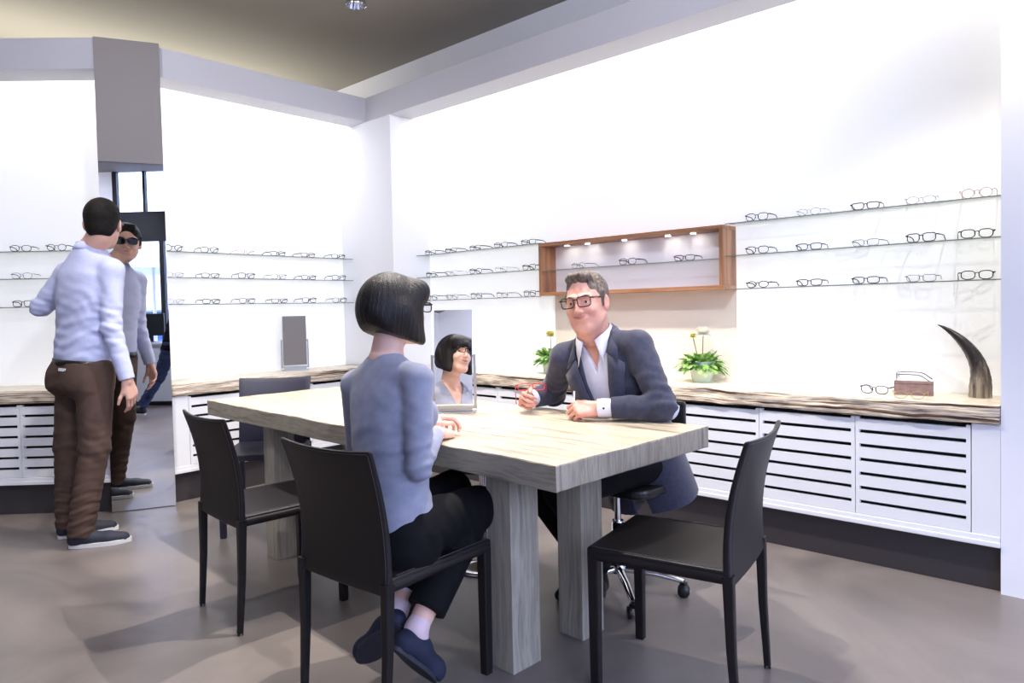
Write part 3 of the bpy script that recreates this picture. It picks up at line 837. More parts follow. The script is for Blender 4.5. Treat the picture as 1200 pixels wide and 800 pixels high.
# ------------------------------------------------------------------ ceiling spotlight
sl = empty('ceiling_spotlight', (2.90, 4.02, 3.485), 0, 'small chrome ceiling spotlight with ribbed flared shade', 'spotlight')
pr = [(.034, -.001), (.034, -.03), (.030, -.05), (.040, -.09), (.052, -.13), (.066, -.178), (.070, -.186)]
mb = MB(); n = 48; vs = []
for r, z in pr:
    for k in range(n):
        rr = r * (1 + (.05 if k % 4 < 2 else -.03) * (1 if z < -.06 else 0)); a = 2 * PI * k / n; vs.append((rr * math.cos(a), rr * math.sin(a), z))
mb.add(vs, [(i * n + k, i * n + (k + 1) % n, (i + 1) * n + (k + 1) % n, (i + 1) * n + k) for i in range(len(pr) - 1) for k in range(n)], 0, True)
mb.build('shade', M['chrome'], sl)
MB().lathe([(.045, 0), (.045, -.006), (.04, -.008)], n=24).build('mounting_plate', M['chrome'], sl)
MB().ball((0, 0, -.13), .022).build('bulb', lamp_mat('spot_bulb', (255, 246, 236), 6.0), sl)
# ------------------------------------------------------------------ spectacles
EM = {'black': mat('black_acetate', (22, 20, 22), 0.25), 'tortoise': mat('dark_brown_acetate', (58, 40, 32), 0.25, col2=(30, 22, 20), cscale=90),
      'burgundy': mat('burgundy_acetate', (74, 30, 38), 0.25), 'silver': mat('silver_wire', (170, 172, 178), 0.25, metal=1.0),
      'gunmetal': mat('gunmetal_wire', (70, 70, 76), 0.3, metal=0.9), 'rose': mat('rose_acetate', (176, 124, 126), 0.3),
      'red': mat('red_acetate', (206, 44, 48), 0.3), 'navy': mat('navy_acetate', (40, 48, 78), 0.3), 'gold': mat('gold_wire', (196, 164, 112), 0.3, metal=0.8),
      'grey': mat('grey_acetate', (104, 104, 112), 0.3)}
SH = {'rectangular': (.0262, .0155, 3.6, 0.10), 'oval': (.0255, .0165, 2.1, 0.0), 'round': (.0235, .0205, 2.0, 0.0),
      'square': (.0258, .0190, 4.0, 0.08), 'rounded': (.0262, .0185, 2.7, 0.06)}
_ew = {}
def eyewear_proto(shape, colr, lens='lens', temple=None, worn=False, width=1.0):
    key = (shape, colr, lens, temple, worn)
    if key in _ew: return _ew[key]
    a, b, e, tp = SH[shape]; wire = colr in ('silver', 'gunmetal', 'gold', 'rose'); r = 0.0013 if wire else 0.0022
    cx, cz = 0.0335, b + r
    def pt(t, sx, k=1.0):
        c, s = math.cos(t), math.sin(t)
        x = math.copysign(abs(c) ** (2 / e), c) * a * (1 + tp * (s if s > 0 else s * 0.8)) * k; z = math.copysign(abs(s) ** (2 / e), s) * b * k
        return (sx * (cx + x), -0.0035 * ((cx + x) / .06) ** 2, cz + z)
    fr = MB(); N = 28
    for sx in (-1, 1):
        fr.tube([pt(2 * PI * i / N, sx) for i in range(N)], r, 6, closed=True)
        fr.tube([pt(math.radians(28), sx), (sx * .0655, -.004, cz + b * .62), (sx * .0675, -.010, cz + b * .6)], r * 1.2, 6)
    fr.tube([(-(cx - a) - .002, 0, cz + b * .42), (0, .001, cz + b * .60), ((cx - a) + .002, 0, cz + b * .42)], r * 1.05, 6)
    for sx in (-1, 1): fr.tube([(sx * .0095, -.001, cz + b * .25), (sx * .0065, -.007, cz - .001), (sx * .009, -.006, cz - .006)], .0010, 5)
    meshes = [('frame', fr.mesh('frame'), EM[colr], None)]
    for sx in (-1, 1):
        l = MB(); P = [pt(2 * PI * i / N, sx, .97) for i in range(N)]
        c0 = (sx * cx, 0.0005, cz); l.add(P + [c0], [(i, (i + 1) % N, N) for i in range(N)], 0, True)
        meshes.append(('lens', l.mesh('lens'), M[lens], None))
    hz = cz + b * .6; tip = 0.0015 if not worn else hz - .040; tr = 0.0013 if wire else 0.0019
    for sx in (-1, 1):
        t = MB(); t.tube([(sx * .0675, -.009, hz), (sx * .0690, -.05, hz + .0005), (sx * .0685, -.092, hz - .001), (sx * .067, -.108, hz - .007), (sx * .065, -.140, tip + tr)], [tr * 1.2, tr, tr, tr * 1.1, tr * 1.3], 6, sq=1.7, up=(0, 0, 1))
        meshes.append(('temple', t.mesh('temple'), EM[temple or colr], None))
    for _, me, m, _2 in meshes: me.materials.append(m)
    _ew[key] = meshes; return meshes
def eyewear(shape, colr, loc=None, heading=0, label='', group=None, fr=None, lens='lens', temple=None, worn=False, name='eyeglasses', cat='glasses', tilt=0):
    ms = eyewear_proto(shape, colr, lens, temple, worn)
    o = bpy.data.objects.new(name, None); COL.objects.link(o); o.empty_display_size = .02
    if fr is not None:
        R = fr.R * fr.sc; o.matrix_world = Matrix(((R[0][0], R[1][0], R[2][0], fr.o[0]), (R[0][1], R[1][1], R[2][1], fr.o[1]), (R[0][2], R[1][2], R[2][2], fr.o[2]), (0, 0, 0, 1)))
    else:
        o.location = loc; o.rotation_euler = (tilt, 0, yaw(heading))
    tag(o, label, cat, group)
    for n, me, m, _ in ms:
        c = bpy.data.objects.new(n, me); COL.objects.link(c); c.parent = o
    return o

COLS = {'black': 'black', 'tortoise': 'dark brown', 'burgundy': 'burgundy', 'silver': 'thin silver', 'gunmetal': 'dark metal', 'rose': 'pale rose', 'red': 'red', 'navy': 'navy', 'gold': 'gold', 'grey': 'grey'}
rnd = random.Random(12)
# left wall: six pairs on each shelf
tab = {1.668: [('round', 'black'), ('rounded', 'black'), ('rectangular', 'rose'), ('rectangular', 'black'), ('rectangular', 'burgundy'), ('rectangular', 'tortoise')],
       1.490: [('oval', 'silver'), ('rectangular', 'burgundy'), ('square', 'black'), ('rounded', 'gunmetal'), ('rectangular', 'tortoise'), ('square', 'navy')],
       1.306: [('oval', 'silver'), ('rectangular', 'black'), ('rounded', 'grey'), ('rectangular', 'navy'), ('square', 'black'), ('rounded', 'tortoise')]}
for z, row in tab.items():
    for i, (sh, c) in enumerate(row):
        x = (2.02, 2.27, 2.54, 2.80, 3.06, 3.34)[i]
        eyewear(sh, c, (x, YL + .252, z), 184 + rnd.uniform(-5, 5), '%s %s eyeglasses, %s from the tall mirror on the %s left-wall shelf' % (COLS[c], sh, ORD[i], SN[z]), 'eyeglasses on the left wall shelves')
# far left wall
for z, row in {1.668: [('rounded', 'black'), ('round', 'black')], 1.490: [('rounded', 'gunmetal')], 1.306: [('square', 'black')]}.items():
    for i, (sh, c) in enumerate(row):
        s_ = (.66, .43)[i]; p = W_ang(s_, .262, z)
        eyewear(sh, c, p, 180 + math.degrees(math.atan2(AN.x, AN.y)) + rnd.uniform(-12, -4), '%s %s eyeglasses left of the standing man on the %s shelf%s' % (COLS[c], sh, SN[z], ', partly behind his shoulder' if i else ''), 'eyeglasses on the far left wall shelves')
# right wall, beside the pillar
tab = {1.668: [('round', 'rose'), ('oval', 'silver'), ('rectangular', 'black'), ('oval', 'silver'), ('rounded', 'black')],
       1.490: [('rounded', 'black'), ('square', 'black'), ('rectangular', 'gunmetal'), ('rectangular', 'navy'), ('rounded', 'tortoise')],
       1.306: [('rounded', 'black'), ('rectangular', 'gunmetal'), ('rectangular', 'black'), ('rectangular', 'burgundy'), ('oval', 'black')]}
for z, row in tab.items():
    for i, (sh, c) in enumerate(row):
        y = (0.595, 0.815, 1.055, 1.325, 1.60)[i]
        eyewear(sh, c, (XR + .255, y, z), (262 if i == 0 else 268) + rnd.uniform(-6, 6), '%s %s eyeglasses, %s from the pillar on the %s right-wall shelf' % (COLS[c], sh, ORD[i], SN[z]), 'eyeglasses on the shelves right of the walnut box')
cy = ['black', 'tortoise', 'gunmetal', 'silver', 'navy', 'black', 'grey', 'tortoise']; sy = ['rectangular', 'rounded', 'square', 'oval']
k = 0
for z in (1.668, 1.490, 1.306):
    for i, y in enumerate((3.235, 3.50, 3.765, 4.03, 4.27)):
        c = cy[(k * 3 + i) % 8]; sh = sy[(k + i * 3) % 4]; k += 1
        eyewear(sh, c, (XR + .255, y, z), 270 + rnd.uniform(-7, 7), '%s %s eyeglasses, %s left of the walnut box on the %s shelf' % (COLS[c], sh, ORD[i], SN[z]), 'eyeglasses on the shelves left of the walnut box')
for i, (y, c, sh) in enumerate(((2.03, 'black', 'rectangular'), (2.42, 'black', 'rounded'), (2.80, 'gunmetal', 'oval'))):
    eyewear(sh, c, (XR + .245, y, 1.478), 262 + 8 * i, '%s %s eyeglasses in the walnut box, %s' % (COLS[c], sh, ('at its right end', 'in its middle', 'at its left end above the seated man')[i]), 'eyeglasses in the walnut box')

# worktop display by the horn: leather case and three pairs
cs = empty('eyeglass_case', (3.665, 0.835, 0.78), yaw(262), 'small brown leather eyeglass case standing on the worktop near the horn', 'case')
b = MB().box(-.080, -.014, 0, .080, .014, .066); b.build('case_body', M['caseleather'], cs, bevel=.003)
b = MB().box(-.0795, -.0145, .052, .0795, .0148, .0535); b.build('lid_seam', M['casemark'], cs)
mk = MB()
for i, (w_, g) in enumerate(((.006, .002), (.004, .002), (.004, .002), (.005, .002), (.004, .002), (.005, 0))):
    x = -.017 + i * .006; mk.tube([(x, .0142, .038), (x + .002, .0142, .0415), (x + .0045, .0142, .038), (x + .005, .0142, .0405)], .0005, 5)
mk.tube([(-.02, .0142, .0345), (.018, .0142, .0345)], .0004, 5)
mk.build('stamped_mark', M['casemark'], cs)
eyewear('rounded', 'navy', (3.62, 0.992, 0.78), 276, 'dark blue eyeglasses leaning beside the brown leather case', 'glasses by the leather case')
eyewear('oval', 'gold', (3.508, 0.818, 0.78), 262, 'thin gold eyeglasses lying in front of the brown leather case', 'glasses by the leather case')
eyewear('round', 'silver', (3.665, 0.905, 0.846), 352, 'small silver eyeglasses resting on top of the brown leather case', 'glasses by the leather case')

# horn
hn = MB(); N = 40
hp = [(.586, .780, .046), (.584, .83, .0455), (.583, .875, .0400), (.593, .925, .0345), (.612, .970, .0300), (.640, 1.012, .0245), (.672, 1.047, .0185), (.708, 1.077, .0115), (.735, 1.094, .0062), (.757, 1.104, .0015)]
hp = np.array(hp); tt = np.linspace(0, 9, N)
from_ = [np.interp(tt, range(10), hp[:, j]) for j in range(3)]
for j in range(3):
    a_ = np.pad(from_[j], 4, mode='reflect', reflect_type='odd'); kr = np.hanning(9); kr /= kr.sum(); from_[j] = np.convolve(a_, kr, 'valid')
pts = [(3.735 + .03 * (i / N) ** 2, from_[0][i], from_[1][i]) for i in range(N)]
hn.tube(pts, [max(.001, float(r) * (1 + .02 * math.sin(i * 1.9))) for i, r in enumerate(from_[2])], 28)
hn.v = [(v[0], v[1], max(v[2], .7805)) for v in hn.v]
o = hn.build('horn', M['horn']); q = Vector((3.735, .586, .78))
for v in o.data.vertices: v.co -= q
o.location = q; tag(o, 'large curved dark horn standing on the worktop beside the pillar', 'horn')

# flower pots
def plant(loc, rz, label, seed, flowers):
    r = random.Random(seed); o = empty('potted_flower', loc, rz, label, 'plant', 'potted flowers on the worktop')
    MB().lathe([(.050, 0), (.054, .004), (.064, .06), (.074, .112), (.076, .120), (.071, .120), (.066, .100)], n=40).build('pot', M['pot'], o)
    MB().lathe([(.0, .1005), (.066, .1005)], n=24).build('soil', M['soil'], o)
    for part, m in (('foliage', M['leaf']), ('pale_foliage', M['leaf2'])):
        f = MB()
        for i in range(150):
            a = r.uniform(0, 2 * PI); el = r.uniform(-.2, 1.25); L = r.uniform(.06, .150) * (1 - .30 * el); w = r.uniform(.010, .017)
            b0 = Vector((math.cos(a) * r.uniform(0, .05), math.sin(a) * r.uniform(0, .05), .10)); sp = []
            d = Vector((math.cos(a) * math.cos(el), math.sin(a) * math.cos(el), math.sin(el))); side = Vector((-math.sin(a), math.cos(a), r.uniform(-.5, .5)))
            p = b0.copy(); K = 6
            for k in range(K + 1):
                t = k / K; ww = w * (math.sin(PI * min(1, t * .9 + .1)) ** .7) * (.3 if t < .30 else 1) * (1 + .45 * math.sin(t * 17))
                sp.append((p - side * ww, p + Vector((0, 0, -.002)), p + side * ww)); p = p + d * (L / K); d.z -= .15; d.normalize()
            vs = [q for s_ in sp for q in s_]
            f.add(vs, [(k * 3 + j, k * 3 + j + 1, k * 3 + j + 4, k * 3 + j + 3) for k in range(K) for j in (0, 1)], 0, True)
        f.build(part, m, o)
    for (x, y, z, R, m) in flowers:
        MB().tube([(x * .3, y * .3, .10), (x * .7, y * .7, .10 + (z - .1) * .55), (x, y, z - R * .3)], .0026, 8).build('stem', M['stem'], o)
        f = MB()
        for ring in range(10):
            n = 30 - ring * 2; el = -0.40 + ring * .20
            for k in range(n):
                a = 2 * PI * k / n + ring * .4; L = R * (1 - .06 * ring) ; d = Vector((math.cos(a) * math.cos(el), math.sin(a) * math.cos(el), math.sin(el)))
                s_ = Vector((-math.sin(a), math.cos(a), 0)) * R * .16; c = Vector((x, y, z)); up = Vector((0, 0, R * .10))
                f.add([c, c + d * L * .5 - s_ * .8, c + d * L * .55 + up * .3, c + d * L * .5 + s_ * .8, c + d * L * .92 - s_ * .6 + up, c + d * L + up * 1.2, c + d * L * .92 + s_ * .6 + up],
                      [(0, 1, 2), (0, 2, 3), (1, 4, 5, 2), (2, 5, 6, 3)], 0, True)
        f.build('flower_head', m, o)
plant((3.714, 1.930, .78), 0.3, 'pale pot with large cream and small yellow chrysanthemum, right of the seated man', 5, [(.0, -.010, .282, .058, M['petal']), (.015, .050, .262, .027, M['petaly'])])
plant((3.70, 3.03, .78), 2.1, 'pale pot with green leaves and yellow blossom, behind the seated man\'s shoulder', 8, [(.01, -.03, .26, .045, M['petaly'])])

M['mirrorface'] = mat('taupe_mirror_face', (128, 121, 118), 0.35)  # flat taupe plate set in place of silvered glass
# tilting mirrors
def tilt_mirror(loc, nrm, w, h, label, z0=.035, barh=.19, face=None):
    n = Vector(nrm).normalized(); hd = math.atan2(n.x, n.y); o = empty('tilting_mirror', loc, -hd, label, 'mirror', None)
    el = math.asin(n.z); c, s_ = math.cos(el), math.sin(el); zc = z0 + h / 2
    T = lambda v: (v[0], v[1] * c - v[2] * s_ * 1.0 , zc + v[1] * s_ + v[2] * c)
    MB().box(-w / 2, -.004, -h / 2, w / 2, 0.0, h / 2, T=T).build('backing', M['steel'], o)
    MB().box(-w / 2 + .0015, 0.0004, -h / 2 + .0015, w / 2 - .0015, .0025, h / 2 - .0015, T=T).build('glass', face or M['mirror'], o)
    fr = MB()
    for sx in (-1, 1): fr.box(sx * (w / 2 + .009) - .006, -.009, .018, sx * (w / 2 + .009) + .006, .005, zc + .01)
    fr.box(-w / 2 - .015, -.009, .018, w / 2 + .015, .005, .032)
    fr.build('bracket', M['steel'], o, bevel=.001)
    for sx in (-1, 1): MB().lathe([(.006, -.006), (.006, .006)], (sx * (w / 2 + .006), -.002, zc), 14, axis=0).build('pivot', M['chrome'], o)
    MB().box(-w / 2 - .012, -.045, 0, w / 2 + .012, .035, .006).box(-w / 2 + .005, -.012, .006, w / 2 - .005, .006, .018).build('base', M['steel'], o, bevel=.001)
    return o
tilt_mirror((2.155, 2.335, .76), (-.750, -.645, .150), .172, .425, 'steel-framed tilting mirror on the table showing the woman\'s face', z0=.040)
tilt_mirror((2.925, 4.99, .78), (-.50, -.86, .05), .178, .385, 'small taupe-faced tilting mirror on the left wall worktop', z0=.040, face=M['mirrorface'])
# ------------------------------------------------------------------ people
def unit(v): v = np.array(v, float); return v / np.linalg.norm(v)
A = np.array

def head(S, H, jaw=1.0, fem=False):
    """H: head frame, origin at the head centre (between the ears), y towards the face"""
    S.ell(H, (0, -.014, .030), (.0745, .096, .088), k=.012)
    S.ell(H, (0, .030, -.020), (.0660 * (.93 + .07 * jaw), .062, .082), k=.02)
    S.ell(H, (0, .034, -.068), (.049 * jaw, .047, .040), k=.025)
    S.seg(H.p(-.014 * jaw, .064, -.098), H.p(.014 * jaw, .064, -.098), .016, k=.018)
    for s in (-1, 1):
        S.seg(H.p(s * .052 * jaw, -.004, -.050), H.p(s * .020, .060, -.092), .017, .015, k=.02)        # jaw line
        S.ell(H, (s * .038, .066, -.028), (.020, .018, .018), k=.018)                                       # cheek
        S.seg(H.p(s * .012, .088, .026), H.p(s * .044, .074, .024), .0085, .008, k=.012)                    # brow ridge
    for s in (-1, 1): S.ell(H, (s * .0305, .097, .006), (.0165, .014, .0105), op='s', k=.010)               # sockets
    nf = .86 if fem else 1.0
    S.seg(H.p(0, .087, .012), H.p(0, .110 - .003 * fem, -.024), .0065 * nf, .0092 * nf, k=.010)                                    # nose
    S.ell(H, (0, .106 - .003 * fem, -.028), (.0112 * nf, .0102 * nf, .0082 * nf), k=.008)
    for s in (-1, 1): S.ell(H, (s * .0115 * nf, .096, -.031), (.0068, .009, .0062), k=.007)
    S.seg(H.p(-.018, .080, -.054), H.p(.018, .080, -.054), .0115, k=.014)                                   # mouth mound
    for s in (-1, 1):                                                                                       # eyelids
        S.seg(H.p(s * .020, .0822, .0098), H.p(s * .042, .0772, .0092), .0050, k=.004)
        S.seg(H.p(s * .021, .0810, -.0030), H.p(s * .041, .0765, -.0025), .0040, k=.005)
    for s in (-1, 1):                                                                                       # ears
        e = H.sub((s * .0755, -.010, -.004), (-s * .35, 1, 0))
        S.ell(e, (0, 0, 0), (.0085, .0185, .0310), k=.008)
        S.ell(e, (s * .009, .003, .004), (.006, .010, .018), op='s', k=.004)
        S.ell(e, (0, .006, -.022), (.007, .009, .010), k=.006)

def surf(S, H, x, z):
    ys = np.linspace(.135, .03, 211); P = np.array([H.p(x, y, z) for y in ys], F32); d = S.ev(P, P.mean(0).astype(float), .08)
    i = int(np.argmax(d < 0)); return ys[i]
def face_parts(P, H, m_brow, m_lips, smile=0.0, eyes=True, brow_t=.0030, jaw=1.0, S=None):
    Y = lambda x, z: surf(S, H, x, z)
    if eyes:
        for s in (-1, 1):
            c = H.p(s * .0310, .0735, .0045)
            b = MB().ball((0, 0, 0), .0118, 16); b.v = [tuple(c + A(v) - A(P.location)) for v in b.v]; e = b.build('eyeball', M['eye'], P)
            c2 = H.p(s * .0310, .0800, .0045); b = MB().ball((0, 0, 0), .0066, 12); b.v = [tuple(c2 + A(v) - A(P.location)) for v in b.v]; b.build('iris', M['iris'], e)
    for s in (-1, 1):
        q = Sdf(); bp = [(.014, .0235), (.022, .0275), (.031, .0300), (.040, .0290), (.047, .0250)]; br = [brow_t * .8, brow_t, brow_t, brow_t * .8, .0012]
        for i in range(4): q.seg(H.p(s * bp[i][0], Y(s * bp[i][0], bp[i][1]), bp[i][1]), H.p(s * bp[i + 1][0], Y(s * bp[i + 1][0], bp[i + 1][1]), bp[i + 1][1]), br[i], br[i + 1], k=.002)
        q.build('eyebrow', m_brow, P, .0013, P.location, keep=0)
    q = Sdf(); z = -.0510; w = .0220 + .0050 * smile; dz = .0046 * smile
    for sg in (-1, 1):
        for zz, k_, r0, r1 in ((z, 1.0, .0024, .0010), (z - .0054, .82, .0030, .0010)):
            pr = None
            for i in range(5):
                t = i / 4; x = sg * w * k_ * t; zq = zz + dz * t * t + (.0012 * (1 - abs(2 * t - .5)) if k_ == 1.0 else .0018 * t); p = H.p(x, Y(x, zq) - .0006, zq); r = r0 + (r1 - r0) * t
                if pr is not None: q.seg(pr[0], p, pr[1], r, k=.0012)
                pr = (p, r)
    q.build('lips', m_lips, P, .0014, P.location, keep=0)

def hand(S, F, side, curls=(25, 30, 35, 40), thumb=(0, 35), spread=5, sc=1.0, base=None, k1=60):
    """F: origin at the wrist, y towards the fingers, z out of the back of the hand; side=+1 thumb on +x"""
    F = Fr(F.o, F.R[1], F.R[2], sc)
    for i, (x, ex) in enumerate(((.026, .088), (.009, .092), (-.009, .087), (-.025, .079))):
        S.seg(F.p(side * x * .62, .012, 0), F.p(side * x, ex, 0), .0135, .0112, k=.012)
    S.seg(F.p(side * .010, .0, 0), F.p(side * -.008, .0, 0), .019, k=.01, flat=(F.d(0, 0, 1), .72))
    S.seg(F.p(side * .018, .022, -.008), F.p(side * .034, .055, -.010), .015, .0125, k=.014)     # thumb mount
    S.seg(F.p(side * -.020, .020, -.006), F.p(side * -.026, .065, -.006), .013, .011, k=.012)
    seg = ((.044, .026, .021), (.048, .030, .022), (.044, .028, .022), (.034, .021, .019))
    for i, (x, ex) in enumerate(((.027, .090), (.009, .094), (-.009, .089), (-.026, .080))):
        c = curls[i] if hasattr(curls, '__len__') else curls
        cc = c if hasattr(c, '__len__') else (c, c * 1.25, c * .8)
        p = A([side * x, ex, 0.0]); ang = 0; sp = math.radians(spread * (1.5 - i) * .6) * side
        r = (.0088, .0080, .0072, .0062) if i < 3 else (.0077, .0070, .0063, .0055)
        for j in range(3):
            ang += math.radians(cc[j]); d = A([math.sin(sp) * math.cos(ang), math.cos(ang) * math.cos(sp), -math.sin(ang)]); q = p + d * seg[i][j]
            S.seg(F.p(*p), F.p(*q), r[j], r[j + 1], k=.0035); p = q
    a, b = thumb; p = A([side * .034, .052, -.012]); d0 = unit([side * (.55 - .01 * a), .75, -.25 - .006 * a]); q = p + d0 * .036
    S.seg(F.p(*p), F.p(*q), .0112, .0098, k=.006)
    d1 = unit([side * (.55 - .01 * a) - side * math.sin(math.radians(b)) * .9, .8, -.3 - .008 * a]); S.seg(F.p(*q), F.p(*(q + d1 * .030)), .0096, .0078, k=.004)

def shoe(P, name, F, m_up, m_sole, L=.285, w=.048, h=.075, sole=.022, slip=False):
    """F: origin on the sole under the heel, y towards the toe"""
    o = MB(); N = 40; out = []
    for i in range(N):
        a = 2 * PI * i / N; y = L / 2 - L / 2 * math.cos(a); t = y / L
        ww = w * (.72 + .36 * math.sin(PI * min(1, max(0, (t - .25) / .75))) ) * (min(1, math.sqrt(max(0, 4 * t * (1 - t))) * 1.15) ** .8)
        out.append((math.copysign(ww, math.sin(a)) if abs(math.sin(a)) > 1e-6 else 0, y))
    vs = [F.p(x, y, 0) for x, y in out] + [F.p(x * 1.02, y, sole + .010 * max(0, y / L - .8)) for x, y in out]
    vs = [tuple(A(v) - A(P.location)) for v in vs]
    o.add(vs, [list(range(N))[::-1], [i + N for i in range(N)]]); o.add(vs, [(i, (i + 1) % N, (i + 1) % N + N, i + N) for i in range(N)], 0, True)
    q = Sdf(); q.seg(F.p(0, .035, .045), F.p(0, .09, .052), .036, .036, k=.02)
    q.seg(F.p(0, .09, .045), F.p(0, .19, .028), .037, .038, k=.03); q.seg(F.p(0, .19, .028), F.p(.0, L - .042, .022), .038, .034, k=.02)
    if not slip: q.seg(F.p(0, .035, .04), F.p(0, .035, h + .01), .034, .034, k=.02, f1=True)
    else: q.seg(F.p(0, .035, .03), F.p(0, .030, h - .015), .031, .030, k=.02, f1=True)
    q.plane(-F.d(0, 0, 1), F.p(0, 0, sole - .004), k=.002)
    u = q.build(name, m_up, P, .004, P.location)
    s = fix(o.build('sole', m_sole, None)); s.parent = u
    return u

def wrink(dirv, freq, amp, seed=0, lo=None, hi=None):
    """soft cloth folds: summed warped sines across a direction"""
    d = unit(dirv).astype(F32); e = unit(np.cross(d, [.3, .7, .2] if abs(d[2]) > .5 else [0, 0, 1])).astype(F32); g = np.cross(d, e).astype(F32)
    def f(P):
        t = P @ d; u = P @ e; v = P @ g
        w = np.sin(t * freq + 2.2 * np.sin(u * 19 + seed) + 1.7 * np.sin(v * 23 + seed * 2)) + .5 * np.sin(t * freq * 1.9 + 2.5 * np.sin(u * 31 + seed) + seed)
        return (w * amp).astype(F32)
    return f
def local_wr(center, rad, fn):
    c = A(center, F32).astype(F32)
    def f(P):
        r2 = ((P - c) ** 2).sum(1) / rad ** 2
        return fn(P) * np.exp(-r2 * 1.5).astype(F32)
    return f

# ============================================================ seated woman (seen from behind, faces the table)
Pw = empty('person', (1.40, 1.80, 0.0), 0, 'person in a grey-blue sweater seated with back to camera, black bob and glasses', 'person')
OW = Pw.location
pel = A([1.365, 1.80, .53]); nb = A([1.420, 1.860, 1.078])
T = Fr(pel, (1, .06, 0), nb - pel)
Hw = Fr((1.455, 1.850, 1.222), (1, -.04, -.02), (-.04, 0, 1), .98)
shR, shL = T.p(.152, -.005, .462), T.p(-.152, -.005, .462)
elR = A([1.385, 1.668, .745]); wrR = A([1.640, 1.870, .795]); elL = A([1.44, 2.06, .76]); wrL = A([1.665, 1.985, .800])
hipR, hipL = T.p(.085, .01, .0), T.p(-.085, .01, .0)
knR, knL = A([1.680, 1.725, .545]), A([1.745, 1.915, .56])
anR, anL = A([1.375, 1.690, .235]), A([1.385, 1.800, .255])
S = Sdf(); head(S, Hw, .86, True)
S.seg(Hw.p(0, -.022, -.06), nb + A([0, 0, .0]), .050, .052, k=.02)
S.loft(T, [(.0, 0, 0, .135, .085), (.15, 0, 0, .105, .070), (.32, 0, 0, .110, .076), (.40, 0, .006, .120, .082), (.47, 0, .004, .112, .064), (.545, 0, 0, .050, .046)], k=.03)
for sh, el, wr in ((shR, elR, wrR), (shL, elL, wrL)):
    S.seg(T.p(0, 0, .46), sh, .036, .034, k=.03); S.seg(sh, el, .034, .030, k=.02); S.seg(el, wr, .031, .021, k=.012)
FhR = Fr(wrR, (.14, .045, .002), (.25, -.15, 1)); FhL = Fr(wrL, (.13, -.075, .000), (-.25, .3, 1))
hand(S, FhR, -1, curls=(35, 42, 46, 50), thumb=(10, 30), sc=.92); hand(S, FhL, 1, curls=(30, 36, 40, 44), thumb=(5, 30), sc=.92)
for h, kn, an in ((hipR, knR, anR), (hipL, knL, anL)):
    S.seg(h, kn, .070, .050, k=.02); S.seg(kn, an, .048, .034, k=.02); 
S.build('body', M['skin_w'], Pw, .0036, OW)
face_parts(Pw, Hw, M['brow'], M['lips'], smile=1.0, S=S)
# hose and slip-on shoes
for an, d, lab in ((anR, (.55, -.02, -.60), 0), (anL, (-.12, .45, -.42), 1)):
    q = Sdf(); kn = (knR, knL)[lab]; up = unit(kn - an)
    toe = unit(A(d)); q.seg(an + up * .22, an, .043, .033, k=.01, f0=True); q.seg(an, an + toe * .05 - up * .03, .034, .03, k=.02)
    q.build('hose', M['sock'], Pw, .004, OW)
    upv = unit(up - toe * (up @ toe)); F = Fr(an - upv * .085 - toe * .045, toe, upv)
    shoe(Pw, 'shoe', F, M['shoe_w'], M['sole_dark'], L=.225, w=.038, h=.06, sole=.012, slip=True)
# sweater
q = Sdf()
q.loft(T, [(-.022, .0, -.005, .160, .110), (.02, 0, 0, .165, .118), (.13, 0, .005, .143, .102), (.21, 0, .008, .130, .096), (.33, 0, .010, .138, .104), (.42, 0, .004, .146, .094), (.490, 0, -.002, .118, .072), (.552, 0, .004, .058, .056)], k=.02, p=2.3)
q.ell(T, (.062, .095, .36), (.060, .050, .058), k=.03); q.ell(T, (-.062, .095, .36), (.060, .050, .058), k=.03)
for sh, el, wr, sx in ((shR, elR, wrR, 1), (shL, elL, wrL, -1)):
    q.seg(T.p(sx * .045, -.010, .505), sh + T.d(0, 0, .008), .040, .046, k=.035); q.seg(sh, el, .050, .041, k=.016)
    q.seg(el, el + (wr - el) * .90, .041, .030, k=.012, f1=True)
q.bumps(local_wr(elR, .13, wrink(elR - shR, 105, .0035, 1))); q.bumps(local_wr(T.p(0, -.1, .14), .22, wrink((.1, .2, 1), 75, .0028, 3))); q.bumps(local_wr(shR + A([0, -.0, -.08]), .12, wrink((.3, -.6, 1), 80, .002, 5)))
c = Sdf(); c.seg(T.p(0, .004, .540), T.p(0, .020, .64), .050, .062, k=0); q.cutsolid(c, .003)
def vneck(P, T=T):
    x = (P - T.o.astype(F32)) @ T.R.T.astype(F32); half = np.interp(x[:, 2], [.30, .385, .56], [-.03, .0, .070]).astype(F32)
    return np.maximum(np.abs(x[:, 0]) - half, -(x[:, 1] - .020))
q._add(vneck, T.p(0, .1, .4), 1e9, 's', .004)
q.build('sweater', M['sweater'], Pw, .0045, OW)
q = Sdf()
ring = MB().tube([tuple(T.p(.058 * math.cos(a), .004 + .056 * math.sin(a), .549) - A(OW)) for a in np.linspace(PI, 2 * PI, 40)], .0045, 8)
ring.build('neckband', M['sweater_in'], Pw)
# trousers
q = Sdf(); q.loft(T, [(-.120, 0, .01, .160, .110), (-.06, 0, .0, .176, .126), (.00, 0, 0, .170, .118), (.04, 0, 0, .150, .10)], k=.03)
for h, kn, an in ((hipR, knR, anR), (hipL, knL, anL)):
    q.seg(h + A([0, 0, -.012]), kn, .098, .070, k=.03); q.seg(kn, an + (kn - an) * .15, .066, .064, k=.02, f1=True)
q.bumps(local_wr(knR, .16, wrink((1, 0, .3), 70, .003, 2))); q.bumps(local_wr(hipR + A([.1, -.05, 0]), .16, wrink((1, .3, .6), 60, .004, 4)))
q.build('trousers', M['trousers_w'], Pw, .005, OW)
